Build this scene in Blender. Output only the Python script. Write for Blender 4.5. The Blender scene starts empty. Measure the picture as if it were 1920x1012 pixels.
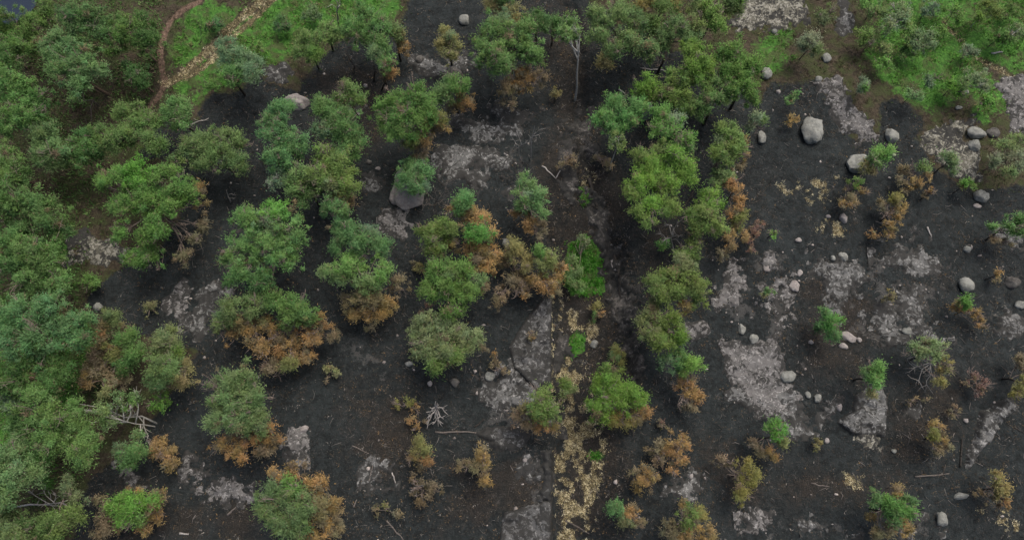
import bpy, math, random
import numpy as np

# ---------------------------------------------------------------- camera, sky, sun, exposure
scene = bpy.context.scene
H = 60.0                       # drone height (m)
TILT = math.radians(15.0)      # away from straight down
FPX = 1300.0                   # focal length in photo pixels (1920 wide)
cam_d = bpy.data.cameras.new('camera')
cam_d.sensor_width = 36.0
cam_d.lens = 36.0 * FPX / 1920.0
cam_d.clip_end = 3000.0
cam = bpy.data.objects.new('camera', cam_d)
cam.location = (0, 0, H)
cam.rotation_euler = (TILT, 0, 0)
scene.collection.objects.link(cam)
scene.camera = cam

SUN_EL, SUN_AZ = math.radians(62), math.radians(35)     # azimuth clockwise from +Y
world = bpy.data.worlds.new('World')
scene.world = world
world.use_nodes = True
wn = world.node_tree.nodes
sky = wn.new('ShaderNodeTexSky')
sky.sky_type = 'NISHITA'
sky.sun_disc = False
sky.sun_elevation = SUN_EL
sky.sun_rotation = SUN_AZ
sky.air_density = 1.0
sky.dust_density = 8.0
sky.ozone_density = 0.6
bgn = wn['Background']
bgn.inputs['Strength'].default_value = 0.11
world.node_tree.links.new(sky.outputs['Color'], bgn.inputs['Color'])
sun_d = bpy.data.lights.new('sun', 'SUN')
sun_d.energy = 1.2
sun_d.angle = math.radians(35)
sun_d.color = (1.0, 0.96, 0.9)
sun = bpy.data.objects.new('sun', sun_d)
sun.rotation_euler = (math.pi/2 - SUN_EL, 0, math.pi - SUN_AZ)
sun.location = (0, 0, 80)
scene.collection.objects.link(sun)
vs = scene.view_settings
vs.view_transform = 'Standard'
vs.look = 'None'
vs.exposure = 0.6
vs.gamma = 1.0
vs.use_curve_mapping = False

C = scene.collection
RNG = np.random.default_rng(7)

# ---------------------------------------------------------------- pixel -> place
ct, st = math.cos(TILT), math.sin(TILT)
def ray(u, v):
    xc = (u - 960.0) / FPX; yc = -(v - 506.0) / FPX
    return xc, ct*yc + st, st*yc - ct
def at_z(u, v, z):
    """point of the pixel's ray at height z, and metres per photo pixel there"""
    dx, dy, dz = ray(u, v)
    t = (z - H) / dz
    return np.array([dx*t, dy*t, z]), t / FPX

# ---------------------------------------------------------------- noise
def _hash(ix, iy, seed):
    n = (ix.astype(np.int64)*374761393 + iy.astype(np.int64)*668265263 + seed*974634777) & 0xffffffff
    n = ((n ^ (n >> 13)) * 1274126177) & 0xffffffff
    return ((n ^ (n >> 16)) & 0xffffff) / float(0xffffff)
def vnoise(x, y, seed=0):
    x = np.asarray(x, float); y = np.asarray(y, float)
    ix = np.floor(x); iy = np.floor(y)
    fx = x-ix; fy = y-iy
    fx = fx*fx*fx*(fx*(fx*6-15)+10); fy = fy*fy*fy*(fy*(fy*6-15)+10)
    a = _hash(ix, iy, seed); b = _hash(ix+1, iy, seed); c = _hash(ix, iy+1, seed); d = _hash(ix+1, iy+1, seed)
    return (a*(1-fx)+b*fx)*(1-fy) + (c*(1-fx)+d*fx)*fy
def fbm(x, y, seed=0, octv=4, gain=0.5):
    s = 0; a = 1; tot = 0
    for o in range(octv):
        s = s + a*vnoise(x*2**o + 17.3*o, y*2**o - 9.1*o, seed+o*31); tot += a; a *= gain
    return s/tot
def sstep(a, b, x):
    t = np.clip((x-a)/(b-a), 0, 1)
    return t*t*(3-2*t)

# ---------------------------------------------------------------- signed distances (metres, + inside)
def sd_poly(X, Y, pts):
    d = np.full(X.shape, 1e9); inside = np.zeros(X.shape, bool)
    n = len(pts)
    for i in range(n):
        x0, y0 = pts[i]; x1, y1 = pts[(i+1) % n]
        ex, ey = x1-x0, y1-y0
        t = np.clip(((X-x0)*ex + (Y-y0)*ey) / (ex*ex+ey*ey+1e-9), 0, 1)
        d = np.minimum(d, (X-x0-t*ex)**2 + (Y-y0-t*ey)**2)
        c = ((y0 <= Y) & (Y < y1)) | ((y1 <= Y) & (Y < y0))
        with np.errstate(divide='ignore', invalid='ignore'):
            xi = x0 + (Y-y0)/(y1-y0 if y1 != y0 else 1e-9)*ex
        inside ^= c & (X < xi)
    d = np.sqrt(d)
    return np.where(inside, d, -d)
def sd_line(X, Y, pts):
    d = np.full(X.shape, 1e9)
    for (x0, y0), (x1, y1) in zip(pts[:-1], pts[1:]):
        ex, ey = x1-x0, y1-y0
        t = np.clip(((X-x0)*ex + (Y-y0)*ey) / (ex*ex+ey*ey+1e-9), 0, 1)
        d = np.minimum(d, (X-x0-t*ex)**2 + (Y-y0-t*ey)**2)
    return np.sqrt(d)
def G(px):      # photo pixels -> ground plan
    return [tuple(at_z(u, v, 0)[0][:2]) for u, v in px]
def nums(s):
    return [tuple(float(k) for k in w.split(',')) for w in s.split()]

# ---------------------------------------------------------------- terrain height
EDGE = G(nums('1012,330 1020,440 1031,540 1033,640 1033,730 1033,860 1033,1012 1033,1150'))   # west rim of the gully
EASTRIM = G(nums('1165,330 1160,440 1190,540 1195,640 1180,730 1165,860 1160,1012 1160,1150'))
CRACK = G(nums('1065,0 1085,120 1085,230 1100,300 1120,380 1150,470 1160,540 1172,640 1180,700'))
ex_y = np.array([p[1] for p in EDGE])[::-1]; ex_x = np.array([p[0] for p in EDGE])[::-1]
rx_x = np.array([p[0] for p in EASTRIM])[::-1]; rx_y = np.array([p[1] for p in EASTRIM])[::-1]
def hz(x, y):
    x = np.asarray(x, float); y = np.asarray(y, float)
    z = (fbm(x/22, y/22, 3, 3)-0.5)*2.2 + (fbm(x/5, y/5, 5, 3)-0.5)*0.55
    xw = np.interp(y, ex_y, ex_x); xe = np.interp(y, rx_y, rx_x)
    top = 1 - sstep(18, 26, y)
    g = sstep(-0.05, 0.35, x-xw) * (1 - sstep(-3.0, 1.0, x-xe)) * top
    z = z - 1.5*g
    dcr = sd_line(x, y, CRACK) + (fbm(x/1.7, y/1.7, 15, 3)-0.5)*1.6
    z = z - 0.75*np.exp(-(dcr/0.7)**2)*(0.4+1.1*fbm(x/3, y/3, 19, 2))
    return z
def hz1(x, y):
    return float(hz(np.array([x]), np.array([y]))[0])
def ground_at(u, v, lift=0.0):
    z = 0.0
    for _ in range(4):
        p, s = at_z(u, v, z+lift); z = hz1(p[0], p[1])
    return np.array([p[0], p[1], z]), s

# ---------------------------------------------------------------- mesh helpers
def mesh(name, V, F, mat, parent=None, col=None, smooth=False, attrs=None, mats=None, midx=None):
    V = np.ascontiguousarray(V, dtype=np.float32); F = np.ascontiguousarray(F, dtype=np.int32)
    me = bpy.data.meshes.new(name)
    k = F.shape[1]
    me.vertices.add(len(V)); me.vertices.foreach_set('co', V.ravel())
    me.loops.add(F.size); me.loops.foreach_set('vertex_index', F.ravel())
    me.polygons.add(len(F)); me.polygons.foreach_set('loop_start', np.arange(0, F.size, k, dtype=np.int32))
    if smooth:
        me.polygons.foreach_set('use_smooth', np.ones(len(F), bool))
    me.materials.append(mat)
    if col is not None:
        c = np.ones((len(V), 4), np.float32); c[:, :3] = col
        a = me.attributes.new('Col', 'FLOAT_COLOR', 'POINT'); a.data.foreach_set('color', c.ravel())
    for an, av in (attrs or {}).items():
        if av.ndim == 2:
            c = np.zeros((len(V), 4), np.float32); c[:, :av.shape[1]] = av
            a = me.attributes.new(an, 'FLOAT_COLOR', 'POINT'); a.data.foreach_set('color', c.ravel())
        else:
            a = me.attributes.new(an, 'FLOAT', 'POINT'); a.data.foreach_set('value', av.astype(np.float32))
    me.update(calc_edges=True)
    o = bpy.data.objects.new(name, me)
    C.objects.link(o)
    if parent is not None:
        o.parent = parent
    return o
def empty(name, loc):
    o = bpy.data.objects.new(name, None); o.location = loc; o.empty_display_size = 0.3
    C.objects.link(o)
    return o
LABELS = set()
def tag(o, label, cat, group=None):
    assert label not in LABELS, label
    assert 4 <= len(label.split()) <= 16, (len(label.split()), label)
    LABELS.add(label)
    o['label'] = label; o['category'] = cat
    if group: o['group'] = group
    return o
class Tubes:
    """tapered tubes collected into one mesh"""
    def __init__(s, sides=4): s.V = []; s.F = []; s.n = 0; s.k = sides
    def add(s, pts, radii):
        pts = np.asarray(pts, float); k = s.k; m = len(pts)
        d = np.gradient(pts, axis=0); d /= np.linalg.norm(d, axis=1)[:, None]+1e-9
        ref = np.array([0.31, 0.17, 0.93]) if abs(d[0][2]) < 0.8 else np.array([1.0, 0.1, 0])
        a = np.cross(d, ref); a /= np.linalg.norm(a, axis=1)[:, None]+1e-9
        b = np.cross(d, a)
        th = np.arange(k)*2*math.pi/k
        ring = a[:, None]*np.cos(th)[None, :, None] + b[:, None]*np.sin(th)[None, :, None]
        V = pts[:, None] + ring*np.asarray(radii, float)[:, None, None]
        s.V.append(V.reshape(-1, 3))
        i = np.arange(m-1)[:, None]*k; j = np.arange(k)[None]
        q0 = i+j; q1 = i+(j+1) % k
        T = np.concatenate([np.stack([q0, q1, q1+k], -1).reshape(-1, 3), np.stack([q0, q1+k, q0+k], -1).reshape(-1, 3)])
        cap = [[(m-1)*k, (m-1)*k+c, (m-1)*k+c+1] for c in range(1, k-1)] + [[0, c+1, c] for c in range(1, k-1)]
        s.F.append(np.concatenate([T, np.array(cap)]) + s.n); s.n += m*k
    def build(s, name, mat, parent, smooth=True):
        return mesh(name, np.concatenate(s.V), np.concatenate(s.F), mat, parent, smooth=smooth)

# ---------------------------------------------------------------- materials
class N:
    def __init__(s, name):
        s.m = bpy.data.materials.new(name); s.m.use_nodes = True
        s.t = s.m.node_tree; s.n = s.t.nodes; s.l = s.t.links
        s.b = s.n['Principled BSDF']; s.b.inputs['Roughness'].default_value = 0.85
        s.b.inputs['Specular IOR Level'].default_value = 0.25
    def put(s, sock, v):
        if hasattr(v, 'is_linked') or isinstance(v, bpy.types.NodeSocket): s.l.new(v, sock)
        elif isinstance(v, tuple): sock.default_value = (*v, 1) if len(v) == 3 else v
        else: sock.default_value = v
    def obj(s): return s.n.new('ShaderNodeTexCoord').outputs['Object']
    def pos(s): return s.n.new('ShaderNodeNewGeometry').outputs['Position']
    def attr(s, name, out='Color'):
        a = s.n.new('ShaderNodeAttribute'); a.attribute_name = name; return a.outputs[out]
    def sep(s, c):
        a = s.n.new('ShaderNodeSeparateColor'); s.l.new(c, a.inputs[0]); return a.outputs
    def noise(s, vec, scale, detail=4, rough=0.55, dist=0.0):
        a = s.n.new('ShaderNodeTexNoise'); s.l.new(vec, a.inputs['Vector'])
        a.inputs['Scale'].default_value = scale; a.inputs['Detail'].default_value = detail
        a.inputs['Roughness'].default_value = rough; a.inputs['Distortion'].default_value = dist
        return a.outputs['Fac']
    def voro(s, vec, scale, feat='F1'):
        a = s.n.new('ShaderNodeTexVoronoi'); s.l.new(vec, a.inputs['Vector']); a.feature = feat
        a.inputs['Scale'].default_value = scale; return a.outputs['Distance']
    def math(s, op, a, b=0.0, c=0.0):
        n = s.n.new('ShaderNodeMath'); n.operation = op
        s.put(n.inputs[0], a); s.put(n.inputs[1], b)
        if op == 'MULTIPLY_ADD': s.put(n.inputs[2], c)
        return n.outputs[0]
    def step(s, x, lo, hi, a=0.0, b=1.0):
        n = s.n.new('ShaderNodeMapRange'); n.interpolation_type = 'SMOOTHSTEP'
        s.put(n.inputs['Value'], x)
        n.inputs['From Min'].default_value = lo; n.inputs['From Max'].default_value = hi
        n.inputs['To Min'].default_value = a; n.inputs['To Max'].default_value = b
        return n.outputs['Result']
    def mix(s, f, a, b, mode='MIX'):
        n = s.n.new('ShaderNodeMix'); n.data_type = 'RGBA'; n.blend_type = mode
        s.put(n.inputs['Factor'], f); s.put(n.inputs['A'], a); s.put(n.inputs['B'], b)
        return n.outputs['Result']
    def bump(s, h, strength=0.5, dist=0.05):
        n = s.n.new('ShaderNodeBump'); s.l.new(h, n.inputs['Height'])
        n.inputs['Strength'].default_value = strength; n.inputs['Distance'].default_value = dist
        s.l.new(n.outputs[0], s.b.inputs['Normal'])
    def color(s, c): s.put(s.b.inputs['Base Color'], c)

def mat_ground():
    k = N('ground'); p = k.pos()
    A = k.sep(k.attr('zoneA')); B = k.sep(k.attr('zoneB'))
    n1 = k.noise(p, 0.22, 5, 0.6); n2 = k.noise(p, 0.9, 6, 0.65); n3 = k.noise(p, 3.6, 6, 0.7); n4 = k.noise(p, 11.0, 4, 0.7)
    # charred soil: blue-black ash crust, brown-black litter, pale ash flecks
    n0 = k.noise(p, 0.09, 4, 0.6, 0.5); nm = k.noise(p, 1.7, 8, 0.78, 0.8)
    char = k.mix(k.step(nm, 0.36, 0.64), (0.0078, 0.0102, 0.0108), (0.0235, 0.0302, 0.0318))
    char = k.mix(k.math('MULTIPLY', k.step(k.math('ADD', k.math('MULTIPLY', n0, 0.5), k.math('MULTIPLY', n2, 0.5)), 0.5, 0.64), 0.6), char, (0.028, 0.0365, 0.0385))
    char = k.mix(k.math('MULTIPLY', k.step(n3, 0.54, 0.66), 0.75), char, (0.007, 0.0085, 0.0085))
    br = k.math('ADD', k.math('MULTIPLY', nm, 0.75), k.math('ADD', k.math('MULTIPLY', n1, 0.45), k.math('MULTIPLY_ADD', B[0], 0.19, -0.03)))
    brown = k.mix(k.step(n4, 0.35, 0.65), (0.0112, 0.0098, 0.0084), (0.035, 0.031, 0.0265))
    col = k.mix(k.math('MULTIPLY', k.step(br, 0.62, 0.80), 0.9), char, brown)
    fl = k.math('MULTIPLY', k.step(k.noise(p, 5.5, 4, 0.8), 0.59, 0.65), k.step(n2, 0.42, 0.58))
    col = k.mix(fl, col, (0.075, 0.07, 0.064))
    fo = k.math('MULTIPLY', k.step(k.noise(p, 4.1, 4, 0.8, 1.0), 0.60, 0.69), k.step(k.noise(p, 0.35, 3), 0.48, 0.62))
    col = k.mix(k.math('MULTIPLY', fo, 0.8), col, (0.075, 0.05, 0.026))
    # ash-grey dusting
    col = k.mix(k.math('MULTIPLY', k.step(k.math('MULTIPLY_ADD', nm, 1.4, k.math('MULTIPLY', B[1], 0.5)), 0.95, 1.15), 0.7), col, (0.075, 0.075, 0.073))
    st_ = k.math('MULTIPLY', k.step(k.noise(p, 2.4, 6, 0.75, 2.2), 0.56, 0.66), k.step(k.noise(p, 0.16, 3, 0.5), 0.46, 0.6))
    col = k.mix(k.math('MULTIPLY', st_, 0.75), col, (0.062, 0.063, 0.061))
    def edge(m, amp=0.55):
        x = k.math('MULTIPLY_ADD', n3, amp*0.6, m); x = k.math('MULTIPLY_ADD', n2, amp*0.8, x)
        return k.step(x, 0.5+amp*0.7-0.12, 0.5+amp*0.7+0.12)
    moor = k.mix(k.step(n3, 0.3, 0.7), (0.024, 0.02, 0.0125), (0.078, 0.062, 0.044))
    moor = k.mix(k.step(n2, 0.42, 0.62), moor, (0.042, 0.052, 0.02))
    moor = k.mix(k.math('MULTIPLY', k.step(n4, 0.55, 0.8), 0.6), moor, (0.13, 0.105, 0.08))
    col = k.mix(edge(A[1]), col, moor)
    green = k.mix(k.step(n3, 0.3, 0.7), (0.024, 0.08, 0.013), (0.078, 0.205, 0.034))
    green = k.mix(k.step(k.noise(p, 0.6, 6, 0.72, 0.5), 0.47, 0.58), green, (0.058, 0.085, 0.028))
    col = k.mix(edge(A[0]), col, green)
    straw = k.mix(k.step(n4, 0.42, 0.7), (0.035, 0.028, 0.016), (0.27, 0.23, 0.125))
    col = k.mix(edge(A[2], 1.3), col, straw)
    path = k.mix(k.step(n3, 0.35, 0.7), (0.075, 0.05, 0.036), (0.2, 0.14, 0.105))
    col = k.mix(edge(B[2], 0.35), col, path)
    k.color(col)
    hb = k.math('ADD', k.math('MULTIPLY', n3, 0.7), k.math('MULTIPLY', n4, 0.35))
    k.bump(hb, 1.0, 0.26)
    k.b.inputs['Roughness'].default_value = 0.95
    return k.m
def mat_rock(name, c0, c1, lich, soot, lichamt=0.56):
    k = N(name); p = k.pos()
    n1 = k.noise(p, 0.5, 4, 0.6, 0.6); n2 = k.noise(p, 1.9, 5, 0.6, 1.2); n3 = k.noise(p, 6.5, 4, 0.7, 0.5); n4 = k.noise(p, 3.3, 4, 0.65, 0.8)
    col = k.mix(k.step(k.noise(p, 1.1, 5, 0.65, 0.6), 0.38, 0.6), c0, c1)
    col = k.mix(k.math('MULTIPLY', k.step(n3, 0.5, 0.62), 0.35), col, lich)
    col = k.mix(k.math('MULTIPLY', k.step(n4, lichamt, lichamt+0.04), 0.85), col, tuple(min(1, 1.4*x) for x in lich))
    lv = k.attr('level', 'Fac')
    # thin black ash and soil lying in the hollows of the bare rock
    s = k.math('ADD', k.math('MULTIPLY', n2, 0.8), k.math('ADD', k.math('MULTIPLY', n1, 0.5), k.math('MULTIPLY', n3, 0.25)))
    s = k.math('SUBTRACT', s, k.math('MULTIPLY', lv, 0.07))
    sf = k.math('MULTIPLY', k.step(s, soot-0.01, soot+0.03), 0.95)
    col = k.mix(sf, col, k.mix(n3, (0.011, 0.0122, 0.0124), (0.036, 0.036, 0.034)))
    crk = k.math('MULTIPLY', k.step(k.voro(p, 0.8, 'DISTANCE_TO_EDGE'), 0.0, 0.02, 1.0, 0.0), k.step(n1, 0.45, 0.6))
    col = k.mix(crk, col, (0.02, 0.019, 0.018))
    k.color(col)
    k.bump(k.math('ADD', k.math('MULTIPLY', n2, 1.0), k.math('MULTIPLY', n3, 0.15)), 0.6, 0.09)
    return k.m
def mat_boulder(name, c0, c1, lich):
    k = N(name); p = k.obj()
    oi = k.n.new('ShaderNodeObjectInfo')
    va = k.n.new('ShaderNodeVectorMath'); va.operation = 'ADD'
    k.l.new(p, va.inputs[0]); k.l.new(oi.outputs['Location'], va.inputs[1]); p = va.outputs[0]
    n1 = k.noise(p, 1.3, 5, 0.6); n2 = k.noise(p, 4.5, 6, 0.7); n3 = k.noise(p, 14, 4, 0.75)
    col = k.mix(k.step(n2, 0.3, 0.7), c0, c1)
    col = k.mix(k.math('MULTIPLY', k.step(n1, 0.46, 0.62), 0.7), col, tuple(0.8*x for x in lich))
    col = k.mix(k.math('MULTIPLY', k.step(k.noise(p, 6, 4, 0.7), 0.57, 0.66), 0.85), col, lich)
    col = k.mix(k.math('MULTIPLY', k.step(n3, 0.60, 0.72), 0.75), col, tuple(0.4*x for x in c0))
    k.color(col)
    k.bump(k.math('ADD', n2, k.math('MULTIPLY', n3, 0.4)), 0.7, 0.07)
    return k.m
def mat_leaf(name, trans=0.3):
    k = N(name); c = k.attr('Col')
    k.color(c); k.b.inputs['Roughness'].default_value = 0.6
    t = k.n.new('ShaderNodeBsdfTranslucent'); k.l.new(c, t.inputs['Color'])
    m = k.n.new('ShaderNodeMixShader'); m.inputs[0].default_value = trans
    k.l.new(k.b.outputs[0], m.inputs[1]); k.l.new(t.outputs[0], m.inputs[2])
    k.l.new(m.outputs[0], k.n['Material Output'].inputs['Surface'])
    return k.m
def mat_wood(name, c0, c1, burnt_to=None):
    k = N(name); p = k.obj()
    n = k.noise(p, 7, 5, 0.7); n2 = k.noise(p, 1.7, 3)
    col = k.mix(k.step(n, 0.3, 0.7), c0, c1)
    if burnt_to is not None:
        x = k.n.new('ShaderNodeSeparateXYZ'); k.l.new(p, x.inputs[0])
        z = k.math('MULTIPLY_ADD', n2, -2.0, x.outputs[2])
        col = k.mix(k.step(z, burnt_to-1.4, burnt_to-0.4), k.mix(n, (0.008, 0.0075, 0.007), (0.03, 0.026, 0.022)), col)
    k.color(col); k.bump(n, 0.6, 0.03)
    return k.m
def mat_col(name):
    k = N(name); k.color(k.attr('Col')); return k.m

M = dict(
    ground=mat_ground(),
    rock=mat_rock('granite outcrop', (0.062, 0.064, 0.063), (0.102, 0.105, 0.104), (0.16, 0.163, 0.161), 0.69),
    rockpink=mat_rock('pink granite outcrop', (0.07, 0.069, 0.068), (0.115, 0.113, 0.112), (0.17, 0.168, 0.165), 0.735),
    rockgreen=mat_rock('lichened outcrop', (0.05, 0.049, 0.04), (0.10, 0.098, 0.078), (0.17, 0.168, 0.145), 0.715, 0.5),
    rocksoot=mat_rock('sooty gully slab', (0.04, 0.041, 0.041), (0.078, 0.08, 0.08), (0.125, 0.127, 0.126), 0.665),
    rockdark=mat_rock('sooty broken rock', (0.03, 0.029, 0.028), (0.07, 0.066, 0.062), (0.10, 0.096, 0.092), 0.66),
    boulder=mat_boulder('granite boulder', (0.11, 0.115, 0.105), (0.2, 0.208, 0.192), (0.29, 0.30, 0.28)),
    palestone=mat_boulder('pale stone', (0.15, 0.138, 0.132), (0.26, 0.24, 0.23), (0.32, 0.305, 0.295)),
    darkstone=mat_boulder('sooty stone', (0.035, 0.034, 0.032), (0.085, 0.082, 0.077), (0.14, 0.138, 0.128)),
    needle=mat_leaf('pine needles', 0.42),
    dry=mat_leaf('scorched needles', 0.35),
    bark=mat_wood('pine bark', (0.10, 0.066, 0.048), (0.24, 0.165, 0.125), 1.9),
    twig=mat_wood('pine branch', (0.11, 0.088, 0.076), (0.25, 0.205, 0.18)),
    birch=mat_wood('birch bark', (0.22, 0.215, 0.195), (0.43, 0.42, 0.39)),
    dead=mat_wood('bleached dead wood', (0.18, 0.172, 0.164), (0.35, 0.338, 0.325)),
    deadgrey=mat_wood('grey dead wood', (0.07, 0.062, 0.057), (0.16, 0.143, 0.13)),
    barkgreen=mat_wood('unburnt pine bark', (0.07, 0.05, 0.038), (0.17, 0.12, 0.092)),
    charwood=mat_wood('charred wood', (0.012, 0.011, 0.010), (0.05, 0.045, 0.04)),
    litter=mat_col('litter'),
    grass=mat_leaf('grass', 0.3),
)

# ================================================================ GROUND
BURN = G(nums('770,0 750,60 640,82 590,122 560,172 490,152 450,178 400,182 370,222 300,240 270,292 330,300 335,420 300,475 280,488 '
              '235,498 185,545 165,575 200,600 300,640 370,660 330,740 290,790 210,872 150,940 140,1012 100,1300 2400,1300 2300,380 1920,345 1840,352 1790,332 '
              '1745,290 1725,255 1735,230 1720,213 1680,190 1652,200 1645,262 1600,262 1565,218 1535,182 1525,155 1445,165 1420,190 1330,130 1250,90 1110,0 1090,-150 800,-150'))
GREEN = [G(nums(s)) for s in (
    '350,135 420,70 500,0 520,-120 760,-120 748,40 700,70 640,78 590,100 540,105 500,150 420,178 375,195 335,185 330,160',
    '318,125 325,70 345,40 380,20 440,10 470,20 420,70 350,130',
    '1600,-120 2500,-200 2500,120 1960,120 1890,140 1895,215 1840,225 1800,190 1745,216 1700,195 1660,150 1612,115 1640,60',
    '1420,60 1470,62 1480,110 1440,130 1405,105',
    '-400,-100 90,-100 60,60 20,130 -400,200', '60,420 140,440 150,560 60,560', '-300,560 180,570 190,700 130,880 -300,1000')]
GREEN_SMALL = [G(nums(s)) for s in (
    '1066,450 1100,440 1126,455 1136,500 1138,540 1112,556 1075,545 1060,510',
    '1062,640 1080,622 1100,618 1098,650 1078,664 1064,660', '1085,355 1105,360 1108,380 1092,385',
    '1108,845 1126,845 1128,860 1110,862')]
STRAW = [G(nums(s)) for s in (
    '1042,560 1112,560 1122,600 1112,640 1118,700 1112,755 1080,775 1042,770 1040,700 1042,640 1040,600',
    '1048,770 1100,775 1135,800 1140,830 1125,880 1118,940 1120,1012 1110,1080 1040,1080 1045,1000 1050,930 1030,880 1030,850 1050,800',
    '1795,965 1850,955 1930,965 1990,985 1930,1000 1860,985', '1470,360 1500,355 1540,335 1570,340 1545,365 1495,372', '1505,425 1545,418 1585,430 1570,440 1520,436',
    '1085,325 1105,325 1102,355 1088,355', '1580,895 1615,890 1610,910 1585,908')]
BROWN = [G(nums(s)) for s in (
    '1010,0 1100,0 1115,120 1130,300 1190,450 1200,620 1180,800 1170,1012 1040,1012 1036,560 1010,330 1030,200',
    '640,720 770,735 800,800 770,870 660,860', '170,930 330,900 330,1012 170,1012', '330,930 480,940 480,1012 330,1012',
    '1490,540 1580,500 1640,560 1620,720 1520,700', '560,130 720,120 760,220 680,330 600,240', '1330,830 1480,880 1720,890 1720,960 1560,930 1340,960',
    '850,860 1000,860 1010,1000 800,1012', '1690,720 1800,720 1760,870 1660,860', '1180,430 1260,430 1250,560 1190,600')]
ASH = [G(nums(s)) for s in ('900,690 1030,640 1030,840 900,840', '650,640 780,640 770,700 660,700', '840,300 960,260 1010,330 850,360',
                            '1350,480 1480,470 1500,800 1360,760', '1560,470 1780,470 1760,650 1580,620', '1440,960 1760,960 1760,1012 1440,1012', '930,930 1030,940 1030,1060 900,1060')]
PATHS = [(G(nums('380,10 350,26 325,45 312,70 304,100 305,130 311,155 300,180 284,200 262,225')), 0.3),
         (G(nums('516,-8 500,4 478,22 456,42 430,66 405,92 378,116 350,140 328,152 309,158')), 0.38),
         (G(nums('528,-4 505,18 480,44 452,70 424,98 398,120 372,138 356,146')), 0.26),
         (G(nums('1770,40 1800,70 1835,108 1870,128 1900,138')), 0.2)]
LIGHTPATH = G(nums('284,196 270,210 255,222'))

def zones(X, Y):
    w1 = (fbm(X/2.5, Y/2.5, 41, 4)-0.5)*2.6; w2 = (fbm(X/0.9, Y/0.9, 47, 3)-0.5)*1.1
    wob = w1 + w2
    def soft(sd, w): return np.clip(0.5 + 0.5*(sd/w), 0, 1)
    burn = soft(sd_poly(X, Y, BURN) + wob*0.5, 0.8)
    moor = 1 - burn
    green = np.zeros_like(X)
    for g in GREEN: green = np.maximum(green, soft(sd_poly(X, Y, g) + wob*1.3, 2.0))
    green *= moor*np.clip(0.35+1.5*fbm(X/2.6, Y/2.6, 71, 4), 0, 1.1)
    for g in GREEN_SMALL: green = np.maximum(green, soft(sd_poly(X, Y, g) + w2*0.7, 0.4))
    straw = np.zeros_like(X)
    for g in STRAW: straw = np.maximum(straw, soft(sd_poly(X, Y, g) + w2*1.5 + w1*0.35, 0.9))
    patchy = sstep(0.38, 0.56, fbm(X/0.8, Y/1.1, 55, 3))
    straw = straw*(0.1+0.95*patchy*sstep(.38, .49, fbm(X/.8, Y/.8, 241, 4)))*(1-np.clip(green, 0, 1))
    brown = np.zeros_like(X)
    for g in BROWN: brown = np.maximum(brown, soft(sd_poly(X, Y, g) + wob*1.2, 1.6))
    ash = np.zeros_like(X)
    for g in ASH: ash = np.maximum(ash, soft(sd_poly(X, Y, g) + wob*1.4, 1.8))
    ash = ash*sstep(0.42, 0.66, fbm(X/1.1, Y/1.1, 91, 4))
    path = np.zeros_like(X)
    for i, (ln, w) in enumerate(PATHS):
        d = sd_line(X, Y, ln) + w2*0.22
        pv = soft((w-d), 0.35)
        if i == 0: path = np.maximum(path, pv)
        else:
            straw = np.maximum(straw, pv*(1.15 if i < 3 else .9))
        green = green*(1-pv*0.9)
    return burn, green, moor, straw, brown, ash, path

def axis(lo, hi, step, far):
    a = np.arange(lo, hi+step, step)
    out = []; d = step*2; v = hi
    while v < far:
        v += d; d *= 1.35; out.append(v)
    out = np.array(out)
    neg = lo - (out-hi)
    return np.concatenate([neg[::-1], a, out])
gx = axis(-54, 54, 0.2, 900); gy = axis(-10, 50, 0.2, 900)
GXX, GYY = np.meshgrid(gx, gy)
nx, ny = len(gx), len(gy)
GZ = hz(GXX, GYY)
bz, gz_, mz, sz, brz, az, pz = zones(GXX.ravel(), GYY.ravel())
GZ = GZ + (fbm(GXX/0.6, GYY/0.6, 77, 3)-0.5)*0.16 + (gz_*fbm(GXX.ravel()/0.9, GYY.ravel()/0.9, 79, 3)*0.35 + mz*fbm(GXX.ravel()/1.3, GYY.ravel()/1.3, 83, 3)*0.2).reshape(GXX.shape)
ii = np.arange(ny-1)[:, None]*nx + np.arange(nx-1)[None]
quads = np.stack([ii, ii+1, ii+nx+1, ii+nx], -1).reshape(-1, 4)
ground = mesh('ground', np.stack([GXX.ravel(), GYY.ravel(), GZ.ravel()], -1), quads, M['ground'], smooth=True,
              attrs={'zoneA': np.stack([gz_, mz, sz], -1), 'zoneB': np.stack([brz, az, pz], -1)})
ground['kind'] = 'structure'
def gz_at(x, y):
    """height of the finished ground sheet"""
    x = np.asarray(x, float); y = np.asarray(y, float)
    i = np.clip(np.searchsorted(gx, x)-1, 0, nx-2); j = np.clip(np.searchsorted(gy, y)-1, 0, ny-2)
    fx = (x-gx[i])/(gx[i+1]-gx[i]); fy = (y-gy[j])/(gy[j+1]-gy[j])
    return (GZ[j, i]*(1-fx)+GZ[j, i+1]*fx)*(1-fy) + (GZ[j+1, i]*(1-fx)+GZ[j+1, i+1]*fx)*fy
def hz1(x, y): return float(gz_at(x, y))

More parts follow.
